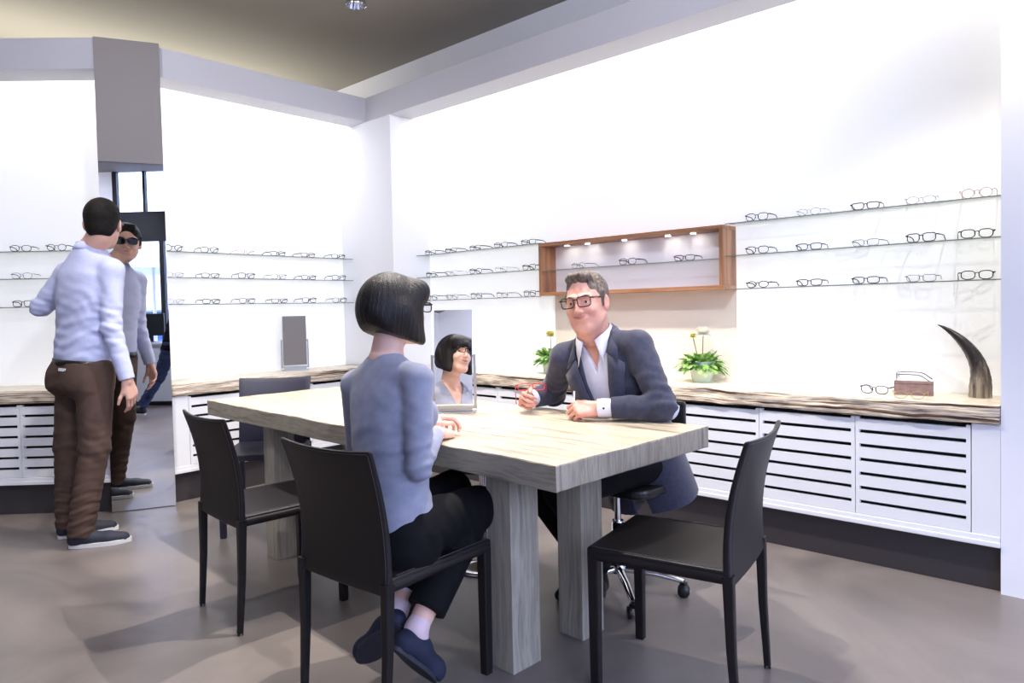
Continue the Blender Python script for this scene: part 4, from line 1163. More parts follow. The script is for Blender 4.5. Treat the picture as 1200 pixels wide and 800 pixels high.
# bob: rounded cap, longer towards the chin, undercut at the nape
q = Sdf(); K = Hw
q.ell(K, (0, -.022, .022), (.094, .116, .110), k=.02)
q.ell(K, (0, -.040, -.030), (.094, .090, .088), k=.04)
for s in (-1, 1):
    q.seg(K.p(s * .070, .018, .03), K.p(s * .073, .042, -.100), .030, .018, k=.03, flat=(K.d(1, 0, 0), .75))
    q.seg(K.p(s * .078, -.03, .0), K.p(s * .074, .012, -.095), .030, .020, k=.03)
fr_ = Fr(K.p(0, .070, .062), K.d(0, 1, 0), K.d(0, 0, 1))
q.seg(K.p(-.050, .060, .062), K.p(.050, .060, .062), .040, .040, k=.03)
q.seg(K.p(-.046, .082, .040), K.p(.010, .096, .044), .012, .010, k=.02); q.seg(K.p(.010, .094, .048), K.p(.050, .078, .038), .011, .010, k=.02)
c = Sdf(); c.ell(K, (0, .100, -.048), (.057, .085, .078), k=0); c.ell(K, (0, .12, -.07), (.054, .09, .09), k=.02); q.cutsolid(c, .006)
c = Sdf(); c.ell(K, (0, .01, -.13), (.062, .075, .075), k=0); q.cutsolid(c, .008)
n_ = K.d(0, -.42, -1); q.plane(n_, K.p(0, .045, -.118), k=.006); q.plane(K.d(0, -1, -.62), K.p(0, -.108, -.060), k=.03)
def strands(P):
    x = (P - K.o.astype(F32)) @ K.R.T.astype(F32); an = np.arctan2(x[:, 0], x[:, 1] + .02)
    return (.0005 * np.sin(an * 41 + 3 * np.sin(x[:, 2] * 25) + 2 * np.sin(an * 7)) + .0004 * np.sin(an * 103 + 3 * np.sin(x[:, 2] * 22 + 1) + 3 * np.sin(an * 5))).astype(F32)
q.bumps(strands)
q.build('hair', M['hair_dark'], Pw, .0028, OW)
eyewear('rectangular', 'black', fr=Hw.sub((0, .1100, -.0115), (0, 1, -.05)), label='black rectangular glasses worn by the woman in the grey-blue sweater', worn=True)

# ============================================================ seated man in blazer
Pm = empty('person', (2.62, 1.70, 0.0), 0, 'person in dark blazer and open white shirt, seated behind the table smiling', 'person')
OM = Pm.location
pel = A([2.665, 1.690, .545]); nb = A([2.448, 1.778, 1.140])
shL, shR = A([2.495, 1.583, 1.058]), A([2.435, 1.920, 1.002])
T = Fr(pel, (-1, -.17, 0), nb - pel)
Hm = Fr((2.398, 1.768, 1.238), (-1, -.27, -.10), (-.06, .10, 1), 1.08)
elL, wrL = A([2.465, 1.452, .820]), A([2.330, 1.668, .812]); elR, wrR = A([2.545, 2.080, .825]), A([2.395, 2.095, .812])
hipR, hipL = T.p(.095, .0, .0), T.p(-.095, .0, .0)
knR, knL = A([2.20, 1.93, .52]), A([2.16, 1.73, .50])
anR, anL = A([2.52, 1.90, .10]), A([2.42, 1.745, .12])
S = Sdf(); head(S, Hm, 1.16)
S.seg(Hm.p(0, -.022, -.055), nb + A([.005, 0, -.02]), .064, .072, k=.02)
S.ell(Hm, (0, .028, -.092), (.036, .040, .022), k=.03)
S.loft(T, [(.0, 0, 0, .14, .09), (.25, 0, 0, .13, .09), (.45, 0, 0, .12, .08), (.56, 0, 0, .07, .062)], k=.03)
for sh, el, wr in ((shR, elR, wrR), (shL, elL, wrL)):
    S.seg(T.p(0, 0, .47), sh, .04, .04, k=.02); S.seg(sh, el, .040, .036, k=.02); S.seg(el, wr, .040, .028, k=.012)
FmL = Fr(wrL, (-.085, .105, -.004), (-.58, -.45, .62)); FmR = Fr(wrR, (-.95, -.30, .12), (-.25, .90, .30))
hand(S, FmL, 1, curls=((48, 62, 40), (55, 66, 42), (60, 68, 45), (62, 70, 45)), thumb=(18, 50), sc=1.02)
hand(S, FmR, -1, curls=((42, 60, 38), (55, 66, 42), (62, 70, 45), (66, 70, 45)), thumb=(10, 50), sc=1.02)
for h, kn, an in ((hipR, knR, anR), (hipL, knL, anL)): S.seg(h, kn, .08, .055, k=.02); S.seg(kn, an, .052, .04, k=.02)
S.build('body', M['skin_m'], Pm, .0034, OM)
face_parts(Pm, Hm, M['brow_g'], M['lips_m'], smile=1.5, S=S)
# shirt
q = Sdf(); q.loft(T, [(.0, 0, .01, .165, .118), (.25, 0, .015, .158, .120), (.44, 0, .006, .140, .106), (.53, 0, 0, .100, .082), (.585, 0, 0, .072, .070)], k=.02)
for wr, el in ((wrL, elL), (wrR, elR)):
    d = unit(wr - el); q.seg(wr - d * .085, wr + d * .004, .0385, .0365, k=0, f0=True, f1=True)
q.bumps(wrink((.2, .3, 1), 48, .0016, 3))
c = Sdf(); c.seg(T.p(0, .006, .570), T.p(0, .030, .68), .062, .074, k=0); q.cutsolid(c, .004)
def vshirt(P, T=T):
    x = (P - T.o.astype(F32)) @ T.R.T.astype(F32); half = np.interp(x[:, 2], [.40, .46, .60], [-.02, .0, .042]).astype(F32)
    return np.maximum(np.abs(x[:, 0]) - half, -(x[:, 1] - .020))
q._add(vshirt, T.p(0, .1, .5), 1e9, 's', .003)
q.build('shirt', M['shirt_m'], Pm, .004, OM)
# collar: folded leaves either side of the open neck
def leaf(P, name, pts_in, pts_out, th, m, O):
    mb = MB(); n = len(pts_in); a = [A(p) for p in pts_in]; b = [A(p) for p in pts_out]
    nrm = unit(np.cross(b[n // 2] - a[n // 2], a[n // 2 + 1] - a[n // 2])); vs = a + b + [p + nrm * th for p in a] + [p + nrm * th for p in b]; vs = [tuple(v - A(O)) for v in vs]
    fs = []
    for i in range(n - 1): fs += [(i, i + 1, n + i + 1, n + i), (2 * n + i, 3 * n + i, 3 * n + i + 1, 2 * n + i + 1), (i, 2 * n + i, 2 * n + i + 1, i + 1), (n + i, n + i + 1, 3 * n + i + 1, 3 * n + i)]
    fs += [(0, n, 3 * n, 2 * n), (n - 1, 2 * n + n - 1, 4 * n - 1, 2 * n - 1)]
    mb.add(vs, fs, 0, True); return fix(mb.build(name, m, P))
def collar(P, T, O, m, zc=.535, rx=.068, ry=.066, drop=.048, tipx=.052, tipy=.118, tipz=.455, inner=None, cy=.006):
    for s in (-1, 1):
        ins, outs = [], []
        for i in range(11):
            t = i / 10; a = math.radians(-90 + 160 * t)           # from nape to throat
            x, y = s * rx * math.cos(a), ry * math.sin(a) + cy
            ins.append(T.p(x, y, zc + .012 * (1 - t) ** 1 - .020 * t ** 3))
            k = 1.16 + .10 * t; ox, oy, oz = x * k, (y - cy) * k + cy, zc - drop * (.62 + .35 * t)
            if t > .65: w = ((t - .65) / .35) ** 1.3; ox, oy, oz = ox * (1 - w) + s * tipx * w, oy * (1 - w) + tipy * w, oz * (1 - w) + tipz * w
            outs.append(T.p(ox, oy, oz))
        leaf(P, 'collar', ins, outs, .0028, m, O)
        if inner:
            band = [p + (T.o + T.d(0, cy, .5) * 0) * 0 for p in ins]
            lo = [T.p(s * rx * .96 * math.cos(math.radians(-90 + 160 * i / 10)), ry * .96 * math.sin(math.radians(-90 + 160 * i / 10)) + cy, zc - .035) for i in range(11)]
            leaf(P, 'collar_lining', ins, lo, .002, inner, O)
collar(Pm, T, OM, M['shirt_m'], zc=.620, rx=.076, ry=.074, tipz=.512, tipx=.060, tipy=.128, inner=M['collar_in'])
for i in range(4):
    p = T.p(0, .130 - .004 * i, .40 - .075 * i) - A(OM); MB().ball(tuple(p), .0045, 10).build('shirt_button', M['shirt_m'], Pm)
# blazer: solid shape with the front V cut away
q = Sdf()
q.loft(T, [(-.20, 0, .0, .205, .135), (-.06, 0, .0, .200, .140), (.10, 0, .005, .188, .140), (.28, 0, .008, .190, .142), (.44, 0, .0, .184, .124), (.520, 0, -.008, .150, .098), (.592, 0, -.010, .084, .080)], k=.02, p=2.4)
for sh, el, wr, sx in ((shR, elR, wrR, 1), (shL, elL, wrL, -1)):
    q.seg(T.p(sx * .048, -.014, .555), sh + T.d(0, 0, .004), .048, .060, k=.03); q.seg(sh, el, .064, .054, k=.018); q.seg(el, el + (wr - el) * .80, .056, .043, k=.02, f1=True)
q.bumps(local_wr(elL, .17, wrink(elL - shL, 78, .0045, 1))); q.bumps(local_wr(elR, .17, wrink(elR - shR, 78, .0045, 3)))
q.bumps(local_wr(shL + A([0, 0, -.1]), .14, wrink((.4, -.3, 1), 62, .0030, 6)))
# front opening
c = Sdf(); F0 = Fr(T.p(0, .12, 0), T.d(0, 1, 0), T.d(0, 0, 1))
def vee(P, T=T):
    x = (P - T.o.astype(F32)) @ T.R.T.astype(F32); half = np.interp(x[:, 2], [-.3, .0, .12, .46, .60], [.040, .022, .018, .062, .070]).astype(F32)
    return np.maximum(np.abs(x[:, 0]) - half, -(x[:, 1] - .015))
q._add(lambda P: vee(P), T.p(0, .1, .3), 1e9, 's', .006)
c = Sdf(); c.seg(T.p(0, -.004, .565), T.p(0, .03, .70), .074, .084, k=0); q.cutsolid(c, .004)
q.build('blazer', M['jacket'], Pm, .0045, OM)
# lapels
M['lapel'] = M['jacket']
for s in (-1, 1):
    ins = [T.p(s * x, y, z) for x, y, z in ((.060, -.066, .618), (.080, -.030, .616), (.083, .020, .606), (.080, .062, .580), (.074, .100, .545))]
    outs = [T.p(s * x, y, z) for x, y, z in ((.066, -.088, .592), (.096, -.040, .590), (.106, .020, .570), (.112, .074, .540), (.118, .114, .508))]
    leaf(Pm, 'jacket_collar', ins, outs, .006, M['lapel'], OM)
    ins = [T.p(s * x, y, z) for x, y, z in ((.074, .104, .538), (.068, .124, .495), (.054, .148, .42), (.036, .161, .31), (.020, .162, .13))]
    outs = [T.p(s * x, y, z) for x, y, z in ((.136, .112, .486), (.130, .128, .450), (.108, .146, .37), (.074, .160, .27), (.030, .164, .125))]
    leaf(Pm, 'lapel', ins, outs, .006, M['lapel'], OM)
# elbow patch (pale) on the outer left sleeve, cuff buttons
d = unit(wrL - elL)
q = Sdf(); q.ell(Fr(elL + A([.018, -.036, -.022]), d, (0, 0, 1)), (0, 0, 0), (.030, .055, .030), k=0)
q2 = Sdf(); q2.seg(shL, elL, .067, .056, k=0); q2.seg(elL, wrL, .056, .043, k=.02)
q._add(lambda P: q2.ev(P) - .004, elL, 1e9, 'i', .002)
q.build('elbow_patch', M['patch'], Pm, .004, OM)
for wr, el in ((wrL, elL),):
    d = unit(wr - el); sd = unit(np.cross(d, [0, 0, 1])); p = wr - d * .022 + (-sd if sd[1] > 0 else sd) * .037 + A([0, 0, .004])
    MB().ball(tuple(p - A(OM)), .0048, 10).build('cuff_link', M['button'], Pm)
# trousers and shoes
q = Sdf(); q.loft(T, [(-.10, 0, 0, .17, .13), (.02, 0, 0, .165, .12)], k=.03)
for h, kn, an in ((hipR, knR, anR), (hipL, knL, anL)): q.seg(h, kn, .095, .072, k=.03); q.seg(kn, an, .070, .056, k=.02, f1=True)
q.build('trousers', M['trousers_w'], Pm, .006, OM)
for an, d in ((anR, (-.7, -.7, 0)), (anL, (-.9, -.25, 0))):
    F = Fr(A([an[0], an[1], .001]) - unit(d) * .04, d); shoe(Pm, 'shoe', F, M['plastic'], M['plastic'], L=.29, h=.09)
# hair
q = Sdf(); K = Hm
q.ell(K, (0, -.024, .038), (.0800, .101, .087), k=.02)
q.seg(K.p(-.034, .052, .098), K.p(.038, .048, .098), .020, .019, k=.02)
q.seg(K.p(-.020, .068, .108), K.p(.026, .060, .110), .011, .010, k=.015)
for s in (-1, 1): q.seg(K.p(s * .074, .010, .035), K.p(s * .073, .008, -.012), .010, .007, k=.02)
c = Sdf(); c.ell(K, (0, .108, .022), (.070, .064, .082), k=0); c.ell(K, (0, .080, -.085), (.10, .088, .095), k=.03); q.cutsolid(c, .010)
for s in (-1, 1):
    c = Sdf(); c.ell(K, (s * .083, -.010, -.006), (.022, .022, .034), k=0); q.cutsolid(c, .004)
q.plane(K.d(0, -.3, -1), K.p(0, -.06, -.062), k=.01)
def tuft(P, K=K):
    x = (P - K.o.astype(F32)) @ K.R.T.astype(F32); w = np.clip((x[:, 2] - .03) / .06, .25, 1)
    return (w * (.0022 * np.sin(x[:, 0] * 210 + x[:, 1] * 60 + 2 * np.sin(x[:, 1] * 60)) + .0018 * np.sin(x[:, 0] * 120 - x[:, 1] * 190 + 3 * np.sin(x[:, 2] * 70)))).astype(F32)
q.bumps(tuft)
q.build('hair', M['hair_grey'], Pm, .0028, OM)
eyewear('square', 'tortoise', fr=Hm.sub((0, .1110, -.0150), (0, 1, -.04)), label='dark brown square glasses worn by the smiling man in blazer', worn=True)
# things in his hands
g = Fr(FmR.p(.035, .085, .055), (-.62, -.60, .12), (0.02, -.05, 1))
eyewear('rectangular', 'red', fr=Fr(A([2.338, 2.034, .862]), (-.62, -.58, .50), (.40, .37, .84)), label='red-rimmed glasses held up by the man in blazer', worn=False, temple='red')
pn_ = empty('pen', tuple(FmL.p(0, .09, 0)), 0, 'slim white pen with black tip in the seated man\'s fist', 'pen')
pp = FmL.p(.036, .098, -.018); ax = unit([-.16, -.10, -.42]) ; a0 = pp - ax * .055; a1 = pp + ax * .055
pb = MB().tube([tuple(a0 - A(pn_.location)), tuple(pp - A(pn_.location)), tuple(pp + ax * .03 - A(pn_.location))], .0042, 10); pb.build('barrel', M['shirt_m'], pn_)
MB().tube([tuple(pp + ax * .03 - A(pn_.location)), tuple(pp + ax * .05 - A(pn_.location)), tuple(a1 - A(pn_.location))], [.0046, .0042, .001], 10).build('tip', M['plastic'], pn_)

# ============================================================ standing man at the tall mirror
Ps = empty('person', (1.26, 4.36, 0.0), 0, 'person in lilac shirt and brown trousers standing before the tall mirror', 'person')
OS = Ps.location
pel = A([1.275, 4.390, .955]); nb = A([1.325, 4.365, 1.605])
T = Fr(pel, (.97, .26, 0), nb - pel)
Hs = Fr((1.372, 4.300, 1.738), (.50, .86, -.02), (.06, .02, 1), 1.12)
shR, shL = A([1.372, 4.190, 1.480]), A([1.262, 4.560, 1.480])
elR, wrR = A([1.350, 4.165, 1.165]), A([1.405, 4.125, .880]); elL, wrL = A([1.155, 4.690, 1.290]), A([1.370, 4.620, 1.40])
hipR, hipL = A([1.300, 4.300, .93]), A([1.265, 4.490, .93])
knR, knL = A([1.272, 4.255, .52]), A([1.215, 4.490, .52]); anR, anL = A([1.180, 4.245, .09]), A([1.195, 4.490, .09])
S = Sdf(); head(S, Hs, 1.0)
S.seg(Hs.p(0, -.022, -.055), nb, .060, .066, k=.02)
S.loft(T, [(.0, 0, 0, .155, .105), (.25, 0, 0, .14, .10), (.5, 0, 0, .15, .09), (.61, 0, 0, .07, .06)], k=.03)
for sh, el, wr in ((shR, elR, wrR), (shL, elL, wrL)):
    S.seg(T.p(0, 0, .53), sh, .05, .05, k=.03); S.seg(sh, el, .050, .038, k=.02); S.seg(el, wr, .038, .027, k=.012)
FsR = Fr(wrR, unit(wrR - elR) + A([.15, .0, 0]), (.3, -1, 0)); hand(S, FsR, -1 if False else 1, curls=(18, 22, 24, 26), thumb=(0, 15), sc=1.05)
FsL = Fr(wrL, (.4, -.1, .9), (.7, .3, -.3)); hand(S, FsL, 1, curls=(40, 45, 50, 55), thumb=(5, 30), sc=1.05)
for h, kn, an in ((hipR, knR, anR), (hipL, knL, anL)): S.seg(h, kn, .08, .055, k=.02); S.seg(kn, an, .052, .038, k=.02)
S.build('body', M['skin_s'], Ps, .0042, OS)
face_parts(Ps, Hs, M['brow'], M['lips_m'], smile=0.2, S=S)
q = Sdf()
q.loft(T, [(.024, 0, 0, .166, .124), (.04, 0, 0, .168, .126), (.06, 0, 0, .172, .128), (.22, 0, 0, .170, .120), (.38, 0, 0, .188, .128), (.50, 0, -.004, .188, .116), (.580, 0, -.006, .140, .088), (.655, 0, -.006, .074, .072)], k=.02, p=2.4)
for sh, el, wr, sx in ((shR, elR, wrR, 1), (shL, elL, wrL, -1)):
    q.seg(T.p(sx * .05, -.005, .605), sh, .042, .058, k=.04); q.seg(sh, el, .060, .050, k=.025); q.seg(el, el + (wr - el) * .80, .050, .042, k=.02); q.seg(el + (wr - el) * .76, wr - unit(wr - el) * .006, .0415, .040, k=.004, f1=True)
q.bumps(local_wr(T.p(0, -.1, .12), .26, wrink((.15, .1, 1), 60, .0030, 1))); q.bumps(local_wr(elR, .18, wrink(elR - shR, 85, .0030, 4))); q.bumps(local_wr(elL, .15, wrink(elL - shL, 85, .003, 2)))
q.bumps(local_wr(shR + A([-.05, .05, -.15]), .18, wrink((.6, -.5, 1), 60, .0022, 7)))
c = Sdf(); c.seg(T.p(0, -.004, .630), T.p(0, .03, .74), .064, .076, k=0); q.cutsolid(c, .004)
q.build('shirt', M['shirt_s'], Ps, .0048, OS)
collar(Ps, T, OS, M['shirt_s'], zc=.676, rx=.074, ry=.073, drop=.046, tipz=.590, tipx=.045, tipy=.118, cy=.0)
q = Sdf(); q.loft(T, [(-.10, 0, -.002, .172, .130), (-.02, 0, -.002, .174, .130), (.022, 0, 0, .172, .128)], k=.02, p=2.3)
q.ell(T, (.075, -.070, -.075), (.090, .075, .095), k=.05); q.ell(T, (-.075, -.070, -.075), (.090, .075, .095), k=.05)
for h, kn, an in ((hipR, knR, anR), (hipL, knL, anL)):
    q.seg(h, kn, .100, .076, k=.03); q.seg(kn, an + A([0, 0, -.035]), .074, .064, k=.02, f1=True)
    q.bumps(local_wr(an + A([0, 0, .08]), .20, wrink((0, .1, 1), 110, .0035, 2 + h[1]))); q.bumps(local_wr(kn, .16, wrink((.3, .1, 1), 75, .0030, 5 + h[1])))
q.bumps(local_wr(T.p(0, -.1, -.18), .16, wrink((.2, .3, 1), 55, .0040, 9)))
q.build('trousers', M['trousers_s'], Ps, .0055, OS)
def bring(z, rx, ry): return [tuple(T.p(rx * math.copysign(abs(math.cos(a)) ** .87, math.cos(a)), ry * math.copysign(abs(math.sin(a)) ** .87, math.sin(a)), z) - A(OS)) for a in np.linspace(0, 2 * PI, 60, False)]
b = MB(); r0, r1, r2, r3 = bring(.004, .178, .1345), bring(.040, .175, .132), bring(.040, .162, .118), bring(.004, .166, .122); n = 60
b.v = r0 + r1 + r2 + r3
for i in range(n):
    for j in range(4):
        b.f.append([j * n + i, j * n + (i + 1) % n, ((j + 1) % 4) * n + (i + 1) % n, ((j + 1) % 4) * n + i]); b.mi.append(0); b.sm.append(True)
b.build('belt', M['belt'], Ps)
# jeans-style leather label on the waistband
ys = np.linspace(-.22, -.08, 141); dd = q.ev(A([T.p(.040, y, -.012) for y in ys], F32)); yq = ys[int(np.argmax(dd < 0))]
lb = MB(); c0 = T.p(.040, yq + .003, -.012) - A(OS); ex, ez = T.d(1, .1, 0), T.d(0, 0, 1); ey = T.d(0, -1, 0)
lb.add([tuple(c0 + ex * a + ez * b_ + ey * e_) for e_ in (.002, .008) for a, b_ in ((-.026, -.008), (.026, -.008), (.026, .008), (-.026, .008))], [(0, 1, 2, 3), (4, 7, 6, 5), (0, 4, 5, 1), (1, 5, 6, 2), (2, 6, 7, 3), (3, 7, 4, 0)])
fix(lb.build('waistband_patch', M['sole_white'], Ps))
for an, d in ((anR, (.86, -.42, 0)), (anL, (.97, -.22, 0))):
    F = Fr(A([an[0], an[1], 0.001]) - unit(d) * .055, d); shoe(Ps, 'shoe', F, M['shoe_s'], M['sole_white'], L=.300, w=.047, h=.088, sole=.022)
q = Sdf(); K = Hs
q.ell(K, (0, -.022, .036), (.0810, .103, .091), k=.02); q.seg(K.p(-.03, .05, .098), K.p(.03, .05, .098), .022, k=.02)
for s in (-1, 1): q.seg(K.p(s * .0735, .012, .03), K.p(s * .073, .012, -.010), .008, .006, k=.015)
q.ell(K, (0, -.055, -.020), (.066, .056, .060), k=.02)
c = Sdf(); c.ell(K, (0, .106, .006), (.066, .060, .072), k=0); c.ell(K, (0, .070, -.085), (.10, .085, .085), k=.01); q.cutsolid(c, .004)
for s in (-1, 1):
    c = Sdf(); c.ell(K, (s * .083, -.010, -.006), (.022, .021, .034), k=0); q.cutsolid(c, .004)
q.plane(K.d(0, -.3, -1), K.p(0, -.06, -.068), k=.01)
q.build('hair', M['hair_short'], Ps, .0035, OS)
eyewear('square', 'black', fr=Hs.sub((0, .1120, -.0150), (0, 1, -.04)), label='black sunglasses worn by the standing man, seen in the tall mirror', worn=True, lens='tintlens', name='sunglasses', cat='sunglasses')

# ============================================================ passer-by near the shop front, caught in the tall mirror
Pk = empty('person', (-0.55, 0.47, 0.0), 0, 'person in dark top and blue jeans striding, seen only in the tall mirror', 'person')
OK_ = Pk.location
pel = A([-.38, .45, .88]); nb = A([-.22, .45, 1.40]); T = Fr(pel, (-1, 0, 0), nb - pel)
Hk = Fr((-.17, .45, 1.56), (-1, 0, -.05))
shR, shL = T.p(.18, 0, .46), T.p(-.18, 0, .46); elR, wrR = A([.02, .64, 1.10]), A([.06, .66, .85]); elL, wrL = A([-.20, .24, 1.12]), A([-.26, .27, .90])
hipR, hipL = T.p(.09, 0, 0), T.p(-.09, 0, 0); knR, anR = A([-.56, .50, .48]), A([-.80, .50, .12]); knL, anL = A([-.16, .37, .46]), A([.17, .37, .22])
S = Sdf(); head(S, Hk); S.seg(Hk.p(0, -.02, -.05), nb, .056, .06, k=.02); S.loft(T, [(0, 0, 0, .15, .1), (.25, 0, 0, .14, .1), (.45, 0, 0, .15, .09), (.53, 0, 0, .07, .06)], k=.03)
for sh, el, wr in ((shR, elR, wrR), (shL, elL, wrL)): S.seg(T.p(0, 0, .45), sh, .05, k=.03); S.seg(sh, el, .05, .038, k=.02); S.seg(el, wr, .038, .027, k=.01)
hand(S, Fr(wrR, wrR - elR, (0, 1, .2)), 1, curls=(35, 40, 45, 50)); hand(S, Fr(wrL, wrL - elL, (0, -1, .2)), -1, curls=(35, 40, 45, 50))
for h, kn, an in ((hipR, knR, anR), (hipL, knL, anL)): S.seg(h, kn, .08, .055, k=.02); S.seg(kn, an, .05, .038, k=.02)
S.build('body', M['skin_s'], Pk, .0055, OK_)
face_parts(Pk, Hk, M['brow'], M['lips_m'], S=S)
q = Sdf(); q.loft(T, [(-.08, 0, 0, .185, .125), (.2, 0, 0, .175, .125), (.4, 0, 0, .19, .12), (.48, 0, 0, .14, .09), (.54, 0, 0, .085, .08)], k=.02)
for sh, el, wr in ((shR, elR, wrR), (shL, elL, wrL)): q.seg(T.p(0, 0, .46), sh, .055, .062, k=.03); q.seg(sh, el, .066, .056, k=.03); q.seg(el, el + (wr - el) * .93, .054, .042, k=.02, f1=True)
q.bumps(wrink((.1, .2, 1), 60, .003, 2)); q.build('jacket', M['trousers_w'], Pk, .006, OK_)
q = Sdf(); q.loft(T, [(-.10, 0, 0, .165, .12), (.03, 0, 0, .16, .115)], k=.03)
for h, kn, an in ((hipR, knR, anR), (hipL, knL, anL)): q.seg(h, kn, .092, .070, k=.03); q.seg(kn, an, .066, .058, k=.02, f1=True)
q.bumps(wrink((.2, .2, 1), 70, .003, 4)); q.build('jeans', M['jeans'], Pk, .006, OK_)
shoe(Pk, 'shoe', Fr((-.755, .50, .001), (-1, .05, 0)), M['shoe_s'], M['sole_white'], h=.1)
d = unit([-.55, 0, -.83]); shoe(Pk, 'shoe', Fr(anL + A([.07, 0, .0]), d, unit([-.83, 0, .55])), M['shoe_s'], M['sole_white'], h=.1)
q = Sdf(); K = Hk; q.ell(K, (0, -.022, .038), (.084, .106, .093), k=.02); c = Sdf(); c.ell(K, (0, .10, -.01), (.07, .065, .09), k=0); c.ell(K, (0, .06, -.09), (.1, .09, .09), k=.01); q.cutsolid(c, .004); q.build('hair', M['hair_short'], Pk, .005, OK_)
# ------------------------------------------------------------------ shop front things seen in the tall mirror
ct = empty('service_counter', (-1.15, -.60, 0), 0, 'white service counter by the shop window, seen in the tall mirror', 'counter')
MB().box(-.75, -.25, .06, .55, .22, .84).build('counter_body', M['counter'], ct, bevel=.003)
MB().box(-.72, -.22, 0, .52, .17, .06).build('plinth', M['kick'], ct)
MB().box(-.78, -.28, .84, .58, .25, .87).build('counter_top', M['counter'], ct, bevel=.004)
mo = empty('computer_monitor', (-1.30, -.62, .87), 0.1, 'dark computer monitor on the white service counter', 'monitor')
MB().box(-.22, -.012, .09, .22, .012, .40).build('screen_housing', M['screen'], mo, bevel=.004)
MB().box(-.12, -.09, 0, .12, .09, .010).build('foot', M['screen'], mo, bevel=.003); MB().box(-.03, -.03, .010, .03, -.012, .2).build('stand', M['screen'], mo)
# street
tag(MB().box(-14, -18, -.12, 14, -1.76, -.02).build('pavement', M['pave']), kind='structure')
pa = empty('parasol', (-3.47, -4.6, -.02), 0, 'white parasol on the pavement outside, seen in the tall mirror', 'parasol')
c = MB(); n = 8; R1 = 1.5
rim = [(R1 * math.cos(2 * PI * k / n), R1 * math.sin(2 * PI * k / n), 2.32) for k in range(n)]; rim2 = [(x, y, z - .18) for x, y, z in rim]
c.add([(0, 0, 2.85)] + rim, [(0, k + 1, (k + 1) % n + 1) for k in range(n)]); c.add(rim + rim2, [(k, (k + 1) % n, (k + 1) % n + n, k + n) for k in range(n)])
o = c.build('canopy', M['parasol'], pa); md = o.modifiers.new('thick', 'SOLIDIFY'); md.thickness = .008
MB().tube([(0, 0, .05), (0, 0, 2.88)], .03, 12).build('pole', M['fascia'], pa); MB().lathe([(.32, 0), (.30, .05), (.08, .08)], n=24).build('base', M['fascia'], pa)
r_ = MB()
for x, y, z in rim: r_.tube([(0, 0, 2.80), (x * .98, y * .98, z - .01)], .009, 5)
r_.build('ribs', M['fascia'], pa)
car = empty('car', (-5.0, -8.6, -.02), 0, 'blue parked car across the pavement, seen in the tall mirror', 'car')
prof = [(-2.1, .35), (-2.12, .75), (-1.95, .92), (-1.45, .98), (-.85, 1.42), (.55, 1.46), (1.25, 1.0), (1.95, .85), (2.12, .62), (2.1, .33)]
b = MB(); n = len(prof); vs = [(x, -.85 * (1 if z < 1 else .82), z) for x, z in prof] + [(x, .85 * (1 if z < 1 else .82), z) for x, z in prof]
b.add(vs, [list(range(n)), [i + n for i in range(n)][::-1]] + [(i, i + n, (i + 1) % n + n, (i + 1) % n) for i in range(n)]); fix(b.build('car_body', M['car'], car, bevel=.06))
for y in (-.86, .86):
    g = MB(); g.add([(-1.3, y * .995, 1.0), (1.08, y * .995, 1.0), (.5, y * .86, 1.38), (-.82, y * .86, 1.36)], [(0, 1, 2, 3)]); o = g.build('side_window', M['carglass'], car); md = o.modifiers.new('t', 'SOLIDIFY'); md.thickness = .02; md.offset = 0
for x in (-1.35, 1.35):
    for y in (-.80, .80):
        w = MB().lathe([(.12, -.09), (.31, -.09), (.33, -.06), (.33, .06), (.31, .09), (.12, .09)], (0, 0, 0), 28, axis=1); w.v = [(v[0] + x, v[1] + y, v[2] + .33) for v in w.v]; wo = w.build('wheel', M['tyre'], car)
        w = MB().lathe([(.02, -.095), (.2, -.095), (.2, .095), (.02, .095)], (x, y, .33), 20, axis=1); w.build('hub', M['steel'], wo)
hb = empty('building', (-2, -17, -.02), 0, 'pale building across the street, seen in the tall mirror', 'building')
MB().box(-12, -1, 0, 12, 0, 3.2).box(-12, -1, 3.2, 12, -.05, 4.6).build('wall', M['facadeout'], hb)
for i in range(7): MB().box(-11 + i * 3.2, -.02, .9, -9.4 + i * 3.2, .03, 2.4).build('window', M['carglass'], hb)

# ------------------------------------------------------------------ light
W = bpy.data.worlds.new('sky'); SC.world = W; W.use_nodes = True; nt = W.node_tree
bg = nt.nodes['Background']; bg.inputs['Color'].default_value = lin((206, 217, 255)); bg.inputs['Strength'].default_value = 7.5
def area(name, loc, rot, sx, sy, power, col=(255, 255, 255), spread=180, portal=False):
    l = bpy.data.lights.new(name, 'AREA'); l.shape = 'RECTANGLE'; l.size = sx; l.size_y = sy; l.energy = power; l.color = lin(col)[:3]; l.spread = math.radians(spread)
    o = bpy.data.objects.new(name, l); COL.objects.link(o); o.location = loc; o.rotation_euler = rot
    if portal: l.cycles.is_portal = True
    return o
area('daylight_portal', (0.5, FY - .12, 1.2), (math.radians(90), 0, 0), 5.8, 2.35, 1, portal=True)
area('daylight_portal', (0.5, FY - .12, 3.08), (math.radians(90), 0, 0), 5.8, .42, 1, portal=True)
def spot(name, loc, tgt, power, ang, blend, col=(255, 248, 240), r=.03):
    l = bpy.data.lights.new(name, 'SPOT'); l.energy = power; l.spot_size = math.radians(ang); l.spot_blend = blend; l.color = lin(col)[:3]; l.shadow_soft_size = r
    o = bpy.data.objects.new(name, l); COL.objects.link(o); o.location = loc
    o.rotation_euler = (Vector(tgt) - Vector(loc)).to_track_quat('-Z', 'Y').to_euler(); return o
spot('table_spotlight', (2.25, 1.75, 3.22), (2.05, 1.9, .76), 260, 95, .4, r=.015)
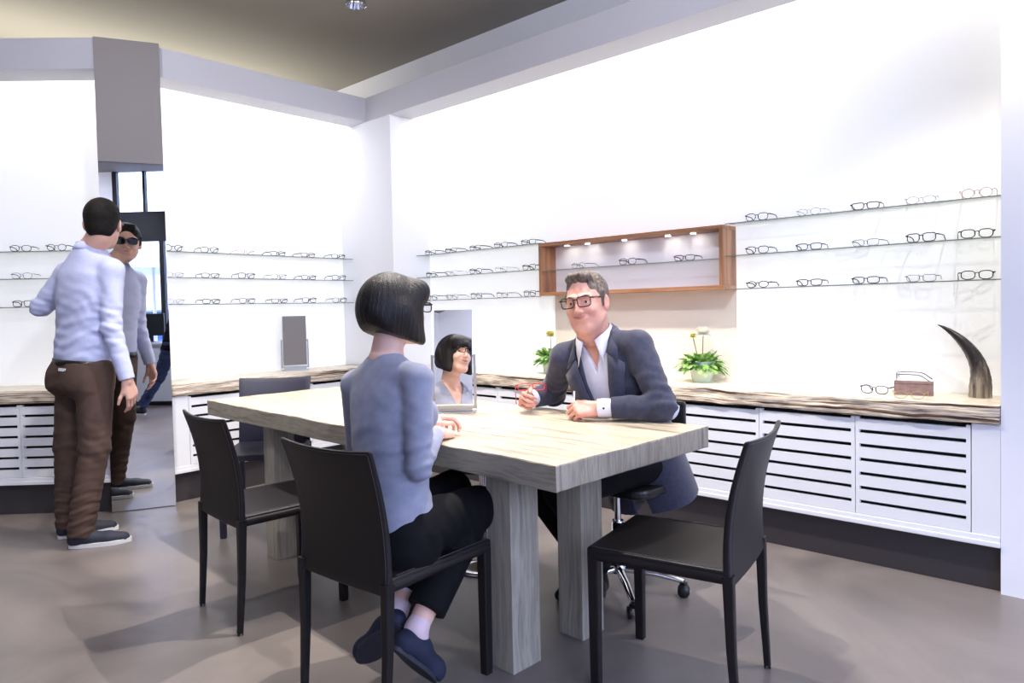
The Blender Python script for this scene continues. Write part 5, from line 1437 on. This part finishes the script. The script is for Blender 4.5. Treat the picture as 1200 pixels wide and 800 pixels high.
spot('table_spotlight', (2.35, 2.95, 3.22), (2.1, 2.7, .76), 260, 95, .4, r=.015)
spot('floor_spotlight', (1.1, 3.6, 3.22), (1.2, 3.5, 0), 120, 90, .5)
spot('floor_spotlight', (2.9, .4, 3.22), (2.8, .6, 0), 120, 90, .5)
spot('wall_spotlight', (.1, 2.3, 3.22), (1.5, 4.8, 1.5), 130, 100, .7, (246, 246, 255), .12)  # added fill pair without known fixtures, lifts the dim far walls
spot('wall_spotlight', (.9, .6, 3.22), (3.45, 4.5, 1.9), 200, 105, .7, (240, 242, 255), .12)
spot('corner_downlight', (3.38, 4.93, 2.90), (3.46, 4.96, .8), 22, 70, .5, (255, 255, 255))
spot('corner_downlight', (3.66, 4.33, 2.90), (3.62, 4.42, .8), 22, 70, .5, (255, 255, 255))
spot('entrance_fill_light', (-2.2, .3, 3.2), (-3.4, -1.6, 1.6), 150, 110, .6, (235, 236, 255))  # two invented lights, added to brighten the zone behind the camera
spot('entrance_fill_light', (-.8, 1.0, 3.2), (-1.2, .2, 0), 150, 110, .6, (240, 242, 255))
area('ceiling_uplight', (2.0, 6.6, 2.75), (math.radians(180), 0, 0), 4.0, .8, 48, (255, 252, 236))

# ------------------------------------------------------------------ camera
cam = bpy.data.cameras.new('camera'); co = bpy.data.objects.new('camera', cam); COL.objects.link(co); SC.camera = co
cam.sensor_fit = 'HORIZONTAL'; cam.sensor_width = 36.0; cam.lens = 827.12 / 1200 * 36; cam.clip_start = .05
cam.shift_y = -(400 - 389.14) / 1200
YAW, PIT, ROL = math.radians(47.517), math.radians(-1.868), math.radians(-1.2722)
fw = Vector((math.sin(YAW) * math.cos(PIT), math.cos(YAW) * math.cos(PIT), math.sin(PIT))); r0 = Vector((math.cos(YAW), -math.sin(YAW), 0)); u0 = r0.cross(fw)
r = r0 * math.cos(ROL) + u0 * math.sin(ROL); u = -r0 * math.sin(ROL) + u0 * math.cos(ROL)
co.matrix_world = Matrix(((r.x, u.x, -fw.x, 0), (r.y, u.y, -fw.y, 0), (r.z, u.z, -fw.z, 1.22), (0, 0, 0, 1)))
vs_ = SC.view_settings; vs_.view_transform = 'Standard'; vs_.look = 'None'; vs_.exposure = 0.0; vs_.gamma = 1.0; vs_.use_curve_mapping = False
SC.cycles.use_denoising = True
SC.cycles.max_bounces = 10; SC.cycles.diffuse_bounces = 5; SC.cycles.glossy_bounces = 4; SC.cycles.transparent_max_bounces = 16
SC.cycles.caustics_reflective = False; SC.cycles.caustics_refractive = False; SC.cycles.sample_clamp_indirect = 8.0
